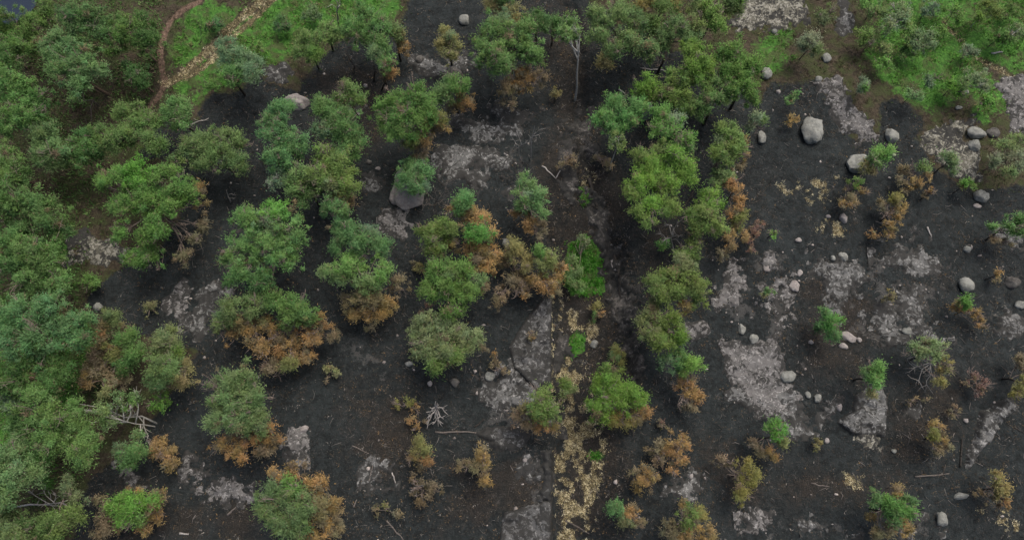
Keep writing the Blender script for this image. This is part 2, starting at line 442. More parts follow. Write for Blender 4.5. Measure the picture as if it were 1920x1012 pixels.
# ---------------------------------------------------------------- the small dark pool in the corner
pc, ps = ground_at(33, 20)
th = np.linspace(0, 2*math.pi, 40, endpoint=False)
rr = 1.0 + 0.25*np.sin(2*th+1) + 0.15*np.sin(3*th)
pv = np.stack([pc[0]+rr*1.5*np.cos(th), pc[1]+rr*1.9*np.sin(th), np.full(40, pc[2]+0.33)], -1)
pv = np.vstack([pv, [pc[0], pc[1], pc[2]+0.33]])
pf = np.array([[i, (i+1) % 40, 40] for i in range(40)])
kw = N('pool water'); kw.color((0.012, 0.02, 0.035)); kw.b.inputs['Roughness'].default_value = 0.06
kw.b.inputs['Specular IOR Level'].default_value = 0.5
kw.bump(kw.noise(kw.pos(), 3.0, 3), 0.15, 0.02)
pool = mesh('water', pv, pf, kw.m, smooth=True); pool['kind'] = 'structure'

# ================================================================ BARE ROCK
def outcrop(shapes, label, mat='rock', h=0.22, ragged=1.0, sharp=0.5, res=0.11, seed=None, name='rock_outcrop'):
    """bedrock swelling through the soil: shapes are e:x,y,rx,ry,deg or p:poly in photo pixels"""
    outcrop.n += 1; seed = outcrop.n*13 if seed is None else seed
    items = []; xs = []; ys = []
    for s in shapes:
        if isinstance(s, tuple):
            (cx, cy, _), m = at_z(s[0], s[1], 0.0)
            a = math.radians(-(s[4] if len(s) > 4 else 0)); rx, ry = s[2]*m, s[3]*m
            items.append(('e', cx, cy, rx, ry, a)); r = max(rx, ry)
            xs += [cx-r, cx+r]; ys += [cy-r, cy+r]
        else:
            pts = G(nums(s)); items.append(('p', pts))
            xs += [q[0] for q in pts]; ys += [q[1] for q in pts]
    pad = 0.9
    x = np.arange(min(xs)-pad, max(xs)+pad, res); y = np.arange(min(ys)-pad, max(ys)+pad, res)
    X, Y = np.meshgrid(x, y); sd = np.full(X.shape, -1e9)
    for it in items:
        if it[0] == 'e':
            _, cx, cy, rx, ry, a = it
            u = (X-cx)*math.cos(a)+(Y-cy)*math.sin(a); v = -(X-cx)*math.sin(a)+(Y-cy)*math.cos(a)
            q = np.sqrt((u/rx)**2+(v/ry)**2)
            d = (1-q)*min(rx, ry)
        else:
            d = sd_poly(X, Y, it[1])
        sd = np.maximum(sd, d)
    nn = (fbm(X/1.6, Y/1.6, seed, 5, 0.6)-0.5)*3.6*ragged + (fbm(X/0.45, Y/0.45, seed+5, 3, 0.6)-0.5)*1.8*ragged
    lev = np.clip(sd/(sharp*1.5), -1.8, 1.2) + nn
    lev = np.clip(lev+0.3, -1.5, 2.2)
    ledge = sstep(.49, .53, fbm(X/1.5+3, Y/1.1, seed+21, 3)) + sstep(.56, .6, fbm(X/1.5+3, Y/1.1, seed+21, 3))
    relief = (fbm(X/0.7, Y/0.7, seed+9, 4)-0.5)*0.22*h/0.22
    Z = gz_at(X.ravel(), Y.ravel()).reshape(X.shape) + h*np.where(lev > 0, np.tanh(lev*2.2)*0.8 + 0.35*ledge*np.minimum(lev*2, 1), lev*0.8) + np.where(lev > 0, relief*np.minimum(lev, 1), 0)*0.5
    n = len(x); m = len(y)
    keepv = lev > -0.45
    ii = np.arange(m-1)[:, None]*n + np.arange(n-1)[None]
    q = np.stack([ii, ii+1, ii+n+1, ii+n], -1).reshape(-1, 4)
    kq = keepv.ravel()[q].any(1); q = q[kq]
    used = np.unique(q); remap = np.full(n*m, -1); remap[used] = np.arange(len(used))
    V = np.stack([X.ravel(), Y.ravel(), Z.ravel()], -1)[used]
    lv = lev.ravel()[used]
    org = np.array([V[:, 0].mean(), V[:, 1].mean(), 0]); org[2] = hz1(org[0], org[1])
    o = mesh(name, V-org, remap[q], M[mat], smooth=True, attrs={'level': np.clip(lv, 0, 1.5)})
    o.location = org
    return tag(o, label, 'rock outcrop', 'bare rock showing through the burnt soil')
outcrop.n = 0

O = outcrop
O(['1378,48 1400,2 1440,-20 1500,-10 1508,40 1470,62 1420,58'], 'pale lichen-crusted bedrock at the top edge right of the tall pines', 'rockgreen', .18)
O([(1582, 45, 13, 20, 10), (1578, 8, 5, 22, 5)], 'narrow grey tongue of rock running to the top edge beside the green meadow', 'rock', .12, .5)
O(['1532,168 1570,158 1590,190 1635,225 1650,262 1612,268 1575,235 1548,195'], 'pink-grey rock band between the largest boulder and the green meadow', 'rockpink', .16, .8)
O(['1738,245 1795,218 1825,225 1800,262 1832,288 1842,330 1808,338 1770,302 1745,282'], 'pale crusty bedrock left of the paired boulders at the right', 'rockgreen', .18, .8)
O(['1862,158 1920,140 1990,150 1980,245 1900,242 1888,190'], 'light grey bedrock at the right edge below the green meadow', 'rockpink', .16, .7)
O([(530, 138, 20, 15, -20)], 'small pale rock beside the grassy slope above the light wedge boulder', 'rock', .16, .7)
O(['775,112 800,103 832,120 858,92 872,92 892,125 842,152 800,146'], 'whitish rock around the foot of the small yellow pine near the top', 'rock', .18, 1.0)
O([(878, 240, 56, 15, 24), (930, 245, 46, 13, 14), (970, 215, 32, 15, 15)], 'streak of grey slab rock right of the tall green and orange pine', 'rock', .16, 1.0)
O([(850, 300, 40, 24, 10), (915, 300, 48, 15, 18), (880, 335, 44, 13, 15)], 'mottled grey slab rock above the half hidden big boulder', 'rock', .16, 1.2)
O([(735, 420, 15, 20, 10), (745, 432, 14, 12)], 'small pinkish ragged rock below the half hidden big boulder', 'rockpink', .14, .9)
O([(392, 575, 28, 36, 20), (378, 605, 20, 20)], 'mottled white and black rock left of the large two-tone pine', 'rock', .16, 1.3)
O([(338, 583, 12, 26, -35), (345, 545, 10, 10)], 'slim grey rock tongue beside mottled rock at left', 'rockpink', .14, .8)
O([(205, 472, 48, 20, 10), (175, 490, 30, 12)], 'lichened brown bedrock at the left edge of the burn', 'rockgreen', .14, 1.0)
O(['1034,556 1034,722 1004,730 965,690 955,650 985,605 1016,562'], 'long sooty slab with a straight vertical edge along the gully', 'rocksoot', .30, .2, .15)
O(['898,704 950,688 1000,722 992,768 935,772 905,742'], 'ash grey rock left of the round pine on the gully rim', 'rock', .14, 1.3)
O(['895,812 935,803 1006,798 984,836 940,838'], 'dark angular slab below the round pine on the gully rim', 'rocksoot', .25, .7, .3)
O(['945,962 985,950 1034,938 1034,1100 920,1100'], 'streaked dark slab with a straight edge at bottom centre', 'rocksoot', .28, .25, .15)
O(['1034,735 1034,800 1022,800 1018,735'], 'narrow sooty ledge behind the round pine on the gully rim', 'rocksoot', .22, .9, .3)
O(['1034,845 1034,936 1016,936 1012,845'], 'narrow dark ledge left of the lower straw', 'rocksoot', .22, .9, .3)
O([(984, 884, 17, 13, 20)], 'small white ring-shaped rock left of the straw strip', 'rock', .16, 1.0)
O([(1299, 620, 24, 15, -5)], 'flat pinkish slab right of the pine cluster on the gully side', 'rockpink', .22, .35, .3)
O([(1385, 530, 16, 38, -20), (1378, 556, 24, 10)], 'thin pale rock below the red-brown withered shrub', 'rockpink', .12, 1.2)
O([(1440, 492, 17, 17, 20)], 'cluster of white broken rock below the orange pines at right', 'rockpink', .24, .7)
O([(1466, 560, 20, 42, 15)], 'ragged pale rock left of the curved pink stone', 'rockpink', .14, 1.2)
O(['1358,642 1420,640 1452,624 1457,660 1474,705 1500,745 1486,792 1440,782 1402,750 1385,722 1358,700'], 'largest bare pinkish grey rock flat beside the white boulder', 'rockpink', .16, .8)
O([(1582, 520, 34, 42, 0), (1560, 575, 22, 16)], 'mottled rock below the two small rounded boulders', 'rock', .15, 1.4)
O([(1710, 490, 62, 20, 8)], 'broad pale rock streak under the lone orange bush at right', 'rock', .13, 1.4)
O([(1722, 590, 28, 52, 5)], 'speckled white rock patch left of the smooth oval boulder', 'rock', .14, 1.5)
O([(1662, 606, 26, 30, 0)], 'speckled grey rock patch just left of a larger speckled one', 'rock', .13, 1.5)
O(['1606,742 1625,728 1652,722 1662,748 1661,818 1600,812 1572,790 1600,770'], 'smooth slab with a pale sharp right edge under the slim green pine', 'rock', .32, .15, .12)
O([(1555, 775, 36, 11, -25)], 'trail of broken rock leading into the smooth sharp-edged slab', 'rock', .16, 1.1)
O([(1638, 832, 18, 14)], 'whitish lichen rock just below the smooth sharp-edged slab', 'rockgreen', .16, .8)
O(['1890,748 1905,760 1868,792 1850,825 1828,858 1812,872 1812,850 1832,815 1842,775 1868,765'], 'jagged ridge of grey rock near the right edge', 'rock', .38, .7, .3)
O([(1278, 918, 24, 12, 0), (1297, 925, 14, 20, 0)], 'mottled white rock above the bottom green and orange pine', 'rock', .14, 1.1)
O([(1910, 612, 24, 36)], 'mottled rock at the right edge below the last boulder', 'rock', .15, 1.2)
O([(245, 888, 22, 16, 40)], 'small grey rock below the orange bush at lower left', 'rockpink', .14, 1.0)
O([(378, 886, 22, 16, 30)], 'small forked pale rock between lower left pines', 'rockpink', .13, 1.0)
O([(428, 920, 28, 16, -5), (475, 930, 18, 6)], 'whitish ragged rock left of the big bottom pine', 'rockpink', .16, .9)
O([(562, 830, 14, 18, 10), (572, 868, 12, 8)], 'small white rock above the big bottom pine', 'rockpink', .16, .9)
O([(705, 888, 16, 18, 0), (728, 893, 12, 12)], 'small mottled rock left of the brown pines near the bottom', 'rock', .12, 1.5)
O([(1592, 1003, 34, 14), (1540, 995, 22, 8)], 'pale rock at the bottom edge left of the green topped pine', 'rock', .14, 1.2)
O([(1730, 1002, 32, 14)], 'pale rock at the bottom edge right of the green topped pine', 'rock', .14, 1.2)
O([(1418, 985, 20, 10, -20)], 'small pale rock left of the bottom edge rocks', 'rockpink', .10, 1.4)
O([(1110, 80, 1, 1)], 'scrap of rock hidden in the top gully') if False else None
O([(1895, 430, 30, 16)], 'grey rock under the branching green pine at the right edge', 'rock', .10, 1.3)
O([(640, 225, 30, 12), (660, 215, 20, 10)], 'brown stony patch under the small round pine near the top', 'rockpink', .10, 1.2)
O([(1720, 770, 10, 6)], 'tiny grey rock right of the smooth sharp-edged slab', 'rock', .12, .8)

O([(1125, 405, 12, 40, -18), (1150, 470, 10, 40, -15), (1140, 440, 18, 14)], 'dark broken rock along the upper gully crack', 'rockdark', .3, 1.2)
O([(1165, 560, 12, 50, -6), (1178, 650, 12, 50, -6)], 'dark broken rock along the lower gully crack', 'rockdark', .28, 1.3)
O([(1050, 700, 7, 100, 0)], 'sooty rubble at the foot of the gully slab', 'rockdark', .2, 1.2)
O([(1070, 330, 12, 40, 0), (1095, 250, 16, 40, 5)], 'dark rubble in the gully head below the white birch', 'rockdark', .22, 1.3)
O([(1480, 760, 22, 32, 10), (1500, 790, 16, 12)], 'black speckled rock at the lower right rim of the largest rock flat', 'rock', .15, 1.5)
O([(1400, 745, 22, 10, 40)], 'little pale rock strip left of the largest rock flat', 'rock', .12, 1.3)
O([(700, 330, 16, 8), (640, 330, 1, 1)], 'small pale crust left of the biggest boulder', 'rock', .1, 1.3)
# ---------------------------------------------------------------- boulders
def icosphere(sub=3):
    import bmesh
    bm = bmesh.new(); bmesh.ops.create_icosphere(bm, subdivisions=sub, radius=1.0)
    V = np.array([v.co[:] for v in bm.verts]); F = np.array([[v.index for v in f.verts] for f in bm.faces])
    bm.free(); return V, F
ICO4 = icosphere(4); ICO3 = icosphere(3); ICO2 = icosphere(2)
def rockshape(V, rng, ncut=9):
    V = V.copy()
    for _ in range(ncut):                                   # facets: soft planar cuts
        d = rng.normal(size=3); d /= np.linalg.norm(d)
        c = rng.uniform(0.6, 0.93); s = V @ d
        over = np.maximum(s-c, 0); V -= over[:, None]*d*0.96
    q = V*2.2 + rng.uniform(0, 50)
    n = fbm(q[:, 0]+q[:, 2]*0.7, q[:, 1]-q[:, 2]*0.6, int(rng.integers(999)), 4)
    return V*(1 + (n-0.5)*0.42)[:, None]*1.03
def boulder(x, y, rx, ry, label, deg=0, mat='boulder', tall=0.62, name='boulder', group='boulders left bare by the fire'):
    rng = np.random.default_rng(int(x*7+y*13))
    big = rx*ry > 250
    V, F = ICO4 if big else (ICO3 if rx*ry > 60 else ICO2)
    V = rockshape(V, rng)
    p, m = ground_at(x, y)
    a, b = rx*m*1.06, ry*m*1.06
    c = min(a, b)*tall*1.25
    p, m = ground_at(x, y, c*0.45)
    V = V*np.array([a, b, c])
    r = math.radians(-deg); R = np.array([[math.cos(r), -math.sin(r), 0], [math.sin(r), math.cos(r), 0], [0, 0, 1]])
    V = V@R.T
    V[:, 2] += c*0.34                                       # sits in the soil
    o = mesh(name, V, F, M[mat], smooth=True); o.location = p
    return tag(o, label, 'boulder' if name == 'boulder' else 'stone', group)
Bd = boulder
Bd(1525, 243, 22, 25, 'largest smooth grey boulder on the black ground at upper right', 20)
Bd(1671, 254, 13, 16, 'dark-capped upright boulder on black ground below the green meadow', 20)
Bd(1606, 308, 24, 18, 'grey-green boulder half covered by a green pine at upper right', -30)
Bd(1830, 250, 17, 13, 'upper boulder of the touching pair at far right', -15)
Bd(1827, 272, 11, 12, 'lower boulder of the touching pair at far right', -30)
Bd(1862, 249, 12, 10, 'brownish boulder just right of the touching pair', 10, 'darkstone')
Bd(1549, 109, 9, 10, 'grey boulder above the rock band beside the small pine', 10)
Bd(1535, 148, 7, 6, 'small grey boulder at the tip of the upper right burn', 0)
Bd(1437, 138, 10, 11, 'grey boulder right of the tall pine cluster near the top', 0)
Bd(1460, 173, 5, 5, 'small white stone on the black ground edge near the top right', 0, 'palestone')
Bd(1452, 59, 5, 5, 'little grey boulder in brown heath at the top right', 0)
Bd(1428, 257, 8, 14, 'narrow grey boulder under the sparse pine beside the tall cluster', 10)
Bd(1840, 368, 13, 12, 'pale rounded boulder at right below a small green pine', 15)
Bd(1833, 386, 8, 5, 'flat pale stone touching a boulder below the small green pine', 0, 'palestone', .4)
Bd(1583, 409, 8, 9, 'white angular boulder right of the pale straw tufts', 10, 'palestone')
Bd(1553, 406, 5, 4, 'small white stone left of the white angular boulder', 0, 'palestone')
Bd(1581, 481, 8, 9, 'taller of the two small rounded boulders on the upper mottled rock', 0)
Bd(1562, 484, 5, 5, 'lesser of the two small rounded boulders on the upper mottled rock', 0)
Bd(1814, 468, 8, 7, 'small grey boulder below the pale rounded boulder at right', 0)
Bd(1812, 535, 13, 15, 'smooth oval pale boulder above the orange and green bush', -15)
Bd(1898, 529, 13, 12, 'dark angular boulder near the right edge beside an orange bush', 30, 'darkstone')
Bd(1914, 572, 10, 8, 'pale boulder cut by the right edge', 0)
Bd(1702, 620, 9, 7, 'grey boulder among the speckled white rock', 0)
Bd(1490, 535, 9, 12, 'curved flat pink stone on the black ground', -20, 'palestone', .35)
Bd(1500, 512, 5, 7, 'small pointed pink stone above the curved flat one', 15, 'palestone', .4)
Bd(1592, 632, 15, 10, 'flat pink stone right of the round green pine', 20, 'palestone', .4)
Bd(1581, 648, 10, 6, 'slim pink stone below the flat pink one', 10, 'palestone', .4)
Bd(1611, 637, 5, 5, 'small square stone right of the flat pink one', 0, 'palestone', .5)
Bd(1521, 641, 5, 4, 'small white stone left of the round green pine foot', 0, 'palestone', .5)
Bd(1477, 706, 14, 11, 'rounded white boulder on the right rim of the largest rock flat', -10)
Bd(1515, 740, 6, 7, 'left of two small boulders below the white one', 0)
Bd(1533, 746, 8, 8, 'right of two small boulders below the white one', 0)
Bd(1574, 763, 5, 8, 'narrow pinkish stone above the trail of broken rock', 10, 'palestone')
Bd(1391, 616, 7, 10, 'upper of two grey stones above the largest rock flat', 0, 'boulder', .5)
Bd(1414, 635, 8, 9, 'lower of two grey stones above the largest rock flat', 30, 'boulder', .5)
Bd(1438, 503, 7, 7, 'white stone at the foot of the white broken rock', 0, 'palestone')
Bd(1114, 644, 8, 8, 'round grey stone right of the lower green fern patch', 0, 'boulder', .6)
Bd(1153, 495, 7, 14, 'pale upright stone in the dark crack of the gully', -15, 'palestone', .6)
Bd(1213, 210, 11, 14, 'grey rock showing through the tall pine cluster', -20, 'boulder', 2.2)
Bd(871, 37, 11, 10, 'square grey boulder alone on the black ground at top centre', 0)
Bd(849, 135, 16, 9, 'low dark boulder below the small yellow pine near the top', 10, 'darkstone')
Bd(787, 112, 8, 8, 'dark boulder at the left end of the upper whitish rock', 20, 'darkstone')
Bd(553, 192, 25, 15, 'light wedge-shaped boulder above the left green pine group', -8, 'palestone', .7)
Bd(685, 161, 5, 4, 'small white stone among burnt trunks near the top', 0, 'palestone')
Bd(691, 304, 6, 5, 'small dark stone left of the tall green and orange pine', 0, 'darkstone')
Bd(708, 316, 6, 4, 'small flat pale stone left of the half hidden boulder', 0, 'palestone', .4)
Bd(765, 352, 34, 40, 'biggest boulder, half hidden under a small green pine', 10, 'palestone', .5)
Bd(950, 455, 9, 10, 'grey boulder behind the orange pines beside the gully', 0, 'boulder', .8)
Bd(184, 575, 8, 8, 'grey rounded stone at the left edge of the burn', 20)
Bd(767, 682, 8, 5, 'small flat grey stone below the broad blue-green pine', 0, 'boulder', .5)
Bd(806, 719, 5, 6, 'small pale stone above the white dead tree', 0, 'palestone', .6)
Bd(853, 717, 9, 8, 'dark ring-topped stone right of the small pale one', 0, 'darkstone', .5)
Bd(918, 705, 9, 9, 'grey stone at the upper tip of the ash grey rock', 0, 'boulder', .6)
Bd(569, 804, 9, 7, 'pale stone above the small white rock', -20, 'palestone', .5)
Bd(1852, 778, 8, 10, 'grey-green block resting on the jagged ridge', 0, 'boulder', .8)
Bd(1811, 788, 5, 5, 'small white stone left of the jagged ridge', 0, 'palestone')
Bd(1766, 973, 11, 13, 'egg-shaped grey boulder at lower right beside the green topped pine', 10)
Bd(1802, 929, 14, 6, 'low lens-shaped stone with pale top left of the olive sparse pine', -10, 'boulder', .5)
Bd(1676, 845, 5, 4, 'small grey stone right of the whitish lichen rock', 0, 'boulder', .6)
Bd(1551, 826, 5, 5, 'small white stone right of the lower green topped bush', 0, 'palestone', .5)
Bd(985, 862, 5, 4, 'tiny pale stone above the white ring-shaped rock', 0, 'palestone')
Bd(1296, 892, 4, 6, 'small white stone below the twin orange bush', 10, 'palestone')
Bd(1497, 450, 6, 5, 'small white stone below the lower straw tufts', 0, 'palestone')
Bd(1799, 50, 5, 4, 'little stone in the green meadow beside the faint track', 0, 'boulder') if False else None
Bd(1797, 202, 7, 4, 'small pale stone at the lower rim of the green meadow', 0, 'boulder')
Bd(1813, 172, 5, 4, 'little round stone in the meadow heath at right', 0, 'boulder')

# ================================================================ TREES
PAL = dict(g=(0.145, 0.275, 0.084), G=(0.14, 0.32, 0.068), d=(0.10, 0.205, 0.064), p=(0.175, 0.275, 0.132),
           y=(0.235, 0.255, 0.10), o=(0.325, 0.228, 0.098), b=(0.21, 0.182, 0.112), r=(0.19, 0.122, 0.098), l=(0.155, 0.285, 0.096))
ZF = dict(g=.80, G=.84, d=.72, p=.78, y=.66, o=.52, b=.45, r=.5, l=.75, k=.6)
DRY = 'obr'
def crown_pads(cen, R, rng, flat, dens):
    n = int(5 + 9.0*dens*R*R)
    d = rng.normal(size=(n, 3)); d /= np.linalg.norm(d, axis=1)[:, None]
    d[:, 2] = np.where(d[:, 2] < -0.6, -d[:, 2], d[:, 2])
    rad = R*rng.uniform(0.25, 1.0, n)**0.6*0.88
    P = cen + d*rad[:, None]*np.array([1, 1, flat])
    pr = np.minimum(rng.uniform(.28, .62, n), R*0.62)
    tip = rng.random(n) < 0.2                      # single boughs reaching past the crown
    P[tip] = cen + d[tip]*(R*rng.uniform(.98, 1.3, tip.sum()))[:, None]*np.array([1, 1, flat])
    pr[tip] = rng.uniform(.16, .3, tip.sum())
    return P, pr
def tufts(P, pr, rng, per, ln, wd, leafy=False):
    cnt = np.maximum(8, (per*(pr/0.4)**2)).astype(int)
    idx = np.repeat(np.arange(len(P)), cnt); n = len(idx)
    d = rng.normal(size=(n, 3)); d[:, 2] += 0.25
    d /= np.linalg.norm(d, axis=1)[:, None]
    base = P[idx] + d*(pr[idx]*np.abs(rng.normal(0.15, 0.62, n)))[:, None]*np.array([1, 1, 0.75])
    q = d*(0.6 if not leafy else 0.3) + rng.normal(size=(n, 3))*0.5; q[:, 2] += 0.25
    q /= np.linalg.norm(q, axis=1)[:, None]
    w = np.cross(q, np.array([0, 0, 1.0])) + rng.normal(size=(n, 3))*0.3; w /= np.linalg.norm(w, axis=1)[:, None]+1e-9
    L = ln*rng.uniform(0.65, 1.3, n); W = wd*rng.uniform(0.7, 1.35, n)
    V = np.empty((n, 3, 3))
    V[:, 0] = base - w*W[:, None]*0.5; V[:, 1] = base + w*W[:, None]*0.5; V[:, 2] = base + q*L[:, None]
    return V, idx
def bend(a, b, rng, k=1, amt=0.12):
    a = np.asarray(a, float); b = np.asarray(b, float); L = np.linalg.norm(b-a)
    t = np.linspace(0, 1, k+2)[:, None]
    pts = a*(1-t)+b*t
    pts[1:-1] += rng.normal(size=(k, 3))*L*amt*0.6 + np.array([0, 0, -L*amt*0.5])
    return pts
NT = [0]
def tree(h, spec, label, kind='pine_tree', base=None, dens=1.0, lean=None, bark=None, per=190, group=None, cat='tree', flat=0.85, twigs=1.0, tone=1.0):
    """spec: blobs x,y,r,colour[,height] read from the photograph; each blob is placed at its own height in the crown"""
    NT[0] += 1
    rng = np.random.default_rng(1000+NT[0])
    if kind == 'pine_tree': h = h*0.76
    if kind == 'birch_tree' and base is None: h = h*0.6
    blobs = []
    for w in spec.split():
        f = w.split(','); c = f[3]
        zf = float(f[4]) if len(f) > 4 else ZF[c] + rng.uniform(-.05, .05)
        blobs.append([float(f[0]), float(f[1]), float(f[2]), c, zf])
    if base is None:
        acc = np.zeros(2); sw = 0
        for x, y, r, c, zf in blobs:
            p, m = at_z(x, y, h*zf); wgt = r*r*(1.4 if c in 'gGdpl' else 1.0); acc += p[:2]*wgt; sw += wgt
        bx, by = acc/sw
    else:
        bp, _ = ground_at(*base); bx, by = bp[:2]
    gz = hz1(bx, by)
    root = empty(kind, (bx, by, gz))
    org = np.array([bx, by, gz])
    leafy = kind in ('birch_tree', 'shrub')
    hue = np.array([rng.uniform(.86, 1.24), rng.uniform(.93, 1.05), rng.uniform(.8, 1.25)])*rng.uniform(.86, 1.12)*tone
    dryhue = rng.uniform(.88, 1.1)*np.array([rng.uniform(.94, 1.05), rng.uniform(.96, 1.06), 1.0])*tone
    V = {0: [], 1: []}; K = {0: [], 1: []}; NN = {0: [], 1: []}
    tb = Tubes(4); tips = []
    tops = []
    for x, y, r, c, zf in blobs:
        p, m = at_z(x, y, gz + h*zf); R = r*m
        cen = p - org; tops.append((cen, R))
    greens = [(t[0], t[1], bl[3]) for t, bl in zip(tops, blobs) if bl[3] not in DRY+'k']
    dries = [(t[0], t[1], bl[3]) for t, bl in zip(tops, blobs) if bl[3] in DRY]
    def near(P, L):
        if not L: return ['g']*len(P), np.full(len(P), 9.0)
        D = np.stack([np.linalg.norm((P-c)*np.array([1, 1, .8]), axis=1)/R for c, R, _ in L])
        i = D.argmin(0); return [L[j][2] for j in i], D.min(0)
    topc = max((t for t in tops), key=lambda t: t[0][2])
    tx, ty = (topc[0][:2]*0.55)
    trunk_top = np.array([tx, ty, h*0.9])
    zs = np.array([-0.25, 0, .25, .5, .75, 1.0])
    path = np.array([[tx*max(t, 0)**1.5, ty*max(t, 0)**1.5, h*0.9*t] for t in zs]); path[0, 2] = -0.3
    path[1:-1, :2] += rng.normal(size=(4, 2))*h*0.008
    tr = Tubes(7); r0 = 0.02*h*rng.uniform(.8, 1.1) if h > 2 else 0.05
    if kind == 'birch_tree': r0 *= 0.62
    tr.add(path, r0*np.array([1.35, 1.15, .9, .7, .45, .15]))
    def on_trunk(z):
        t = np.clip(z/(h*0.9), 0, 1); return np.array([tx*t**1.5, ty*t**1.5, z])
    for (cen, R), (x, y, r, c, zf) in zip(tops, blobs):
        z0 = max(h*0.25, cen[2] - 0.35*np.linalg.norm(cen[:2]) - 0.2*R)
        s = on_trunk(min(z0, h*0.88))
        if c == 'k':
            for q in range(int(9*twigs)):
                d = rng.normal(size=3); d[2] = abs(d[2])*0.8; d /= np.linalg.norm(d)
                e = cen + d*R*rng.uniform(.7, 1.15)
                bp = bend(s*0.5+cen*0.5, e, rng, 2, .16); tb.add(bp, np.array([1, .8, .55, .2])*0.028)
                for g in range(3):
                    a = bp[rng.integers(1, 3)]; dd = rng.normal(size=3); dd[2] = abs(dd[2])
                    tb.add([a, a+dd/np.linalg.norm(dd)*R*rng.uniform(.25, .5)], [.017, .007])
            tb.add(bend(s, s*0.5+cen*0.5, rng, 1, .08), [.07, .055, .04])
            continue
        P, pr = crown_pads(cen, R, rng, flat, dens*(0.75 if c in 'ob' else 1.0))
        P[:, 2] = np.maximum(P[:, 2], 0.12)
        tb.add(bend(s, cen, rng, 1, .1), np.array([.075, .055, .03])*min(1.2, h/7+.2))
        for q in range(len(P)):
            if rng.random() < 0.6*twigs:
                a = s*0.35+cen*0.65; 
                e = P[q] + (P[q]-cen)*rng.uniform(-.1, .2)
                tb.add(bend(a, e, rng, 1, .14), np.array([.034, .024, .008]))
        bare = rng.random(len(P)) < 0.06*twigs
        for q in np.nonzero(bare)[0]:
            a = s*0.3+cen*0.7; up = P[q] + np.array([0, 0, pr[q]*0.8])
            bp = bend(a, up, rng, 1, .1); tb.add(bp, [.035, .026, .016])
            for g in range(8):
                dd = rng.normal(size=3); dd[2] = abs(dd[2])*.6; dd /= np.linalg.norm(dd)
                tb.add(bend(bp[rng.integers(1, 3)], up+dd*pr[q]*rng.uniform(.8, 1.5), rng, 1, .1), [.02, .015, .008])
        if (~bare).sum() > 2: P, pr = P[~bare], pr[~bare]
        ln, wd = (0.14, 0.085) if leafy else (0.20, 0.06)
        n = len(P)
        gi, dg = near(P, greens); oi, do = near(P, dries)
        t = sstep(-.42, .42, dg - do + rng.normal(size=n)*.33 + (.12 if rng.random() < .5 else -.05))
        cg = np.array([PAL[k] for k in gi])*hue; co = np.array([PAL[k] for k in oi])*dryhue
        mid = np.array(PAL['y'])*hue*0.95
        t1 = np.clip(2*t, 0, 1)[:, None]; t2 = np.clip(2*t-1, 0, 1)[:, None]
        pc_ = (cg*(1-t1)+mid*t1)*(1-t2) + co*t2
        if not dries: pc_ = cg
        if not greens: pc_ = co; t = np.ones(n)
        withered = rng.random(n) < np.where(t > .5, .27, .025)
        pc_[withered] = np.array(PAL['b'])*rng.uniform(.75, 1.1)
        pc_ = pc_*rng.uniform(.84, 1.17, (n, 1))*np.column_stack([rng.uniform(.9, 1.12, n), np.ones(n), rng.uniform(.88, 1.12, n)])
        thin = np.where(t > .5, .72, 1.0)*np.where(withered, .7, 1)
        Tt, idx = tufts(P, pr*np.sqrt(thin), rng, per*(0.7 if leafy else 1.0), ln, wd, leafy)
        col = pc_[idx]*rng.uniform(.78, 1.24, (len(idx), 1))
        flip = rng.random(len(idx)) < np.where(t[idx] > .5, 0.08, 0.035)
        col[flip] = np.array(PAL['b'])*rng.uniform(.7, 1.2, (flip.sum(), 1))
        # soft foliage normals: pad, lobe and sky mixed
        ctr = Tt.mean(1)
        nn = (ctr-P[idx])/(pr[idx][:, None]+.05)*0.22 + (ctr-cen)/R*0.4 + rng.normal(size=ctr.shape)*.5
        nn[:, 2] += .75; nn /= np.linalg.norm(nn, axis=1)[:, None]
        for s_ in (0, 1):
            sel = (t[idx] > .5) == bool(s_)
            if sel.any():
                V[s_].append(Tt[sel].reshape(-1, 3)); K[s_].append(np.repeat(col[sel], 3, axis=0)); NN[s_].append(np.repeat(nn[sel], 3, axis=0))
    burnt = zones(np.array([bx]), np.array([by]))[0][0] > .5
    bmat = bark or ('birch' if kind == 'birch_tree' else ('bark' if burnt else 'barkgreen'))
    to = tr.build('stem' if kind == 'shrub' else 'trunk', M[bmat], root)
    tb.build('branches', M['birch' if kind == 'birch_tree' else (bark or 'twig')], to)
    for s_ in (0, 1):
        if V[s_]:
            vv = np.concatenate(V[s_]); kk = np.concatenate(K[s_])
            nm = ('foliage' if kind == 'shrub' else 'crown') if s_ == 0 or not V[0] else 'scorched_foliage'
            fo = mesh(nm, vv, np.arange(len(vv)).reshape(-1, 3), M['needle' if s_ == 0 else 'dry'], root, col=kk)
            fo.data.normals_split_custom_set_from_vertices(np.concatenate(NN[s_]))
    return tag(root, label, cat, group or ('shrubs and saplings' if kind == 'shrub' else 'trees'))
T = tree
def pine(h, spec, label, **k): return tree(h, spec, label, 'pine_tree', group='pines', **k)
def birch(h, spec, label, **k): return tree(h, spec, label, 'birch_tree', group='birches', **k)
def shrub(h, spec, label, **k): return tree(h, spec, label, 'shrub', cat='shrub', **k)

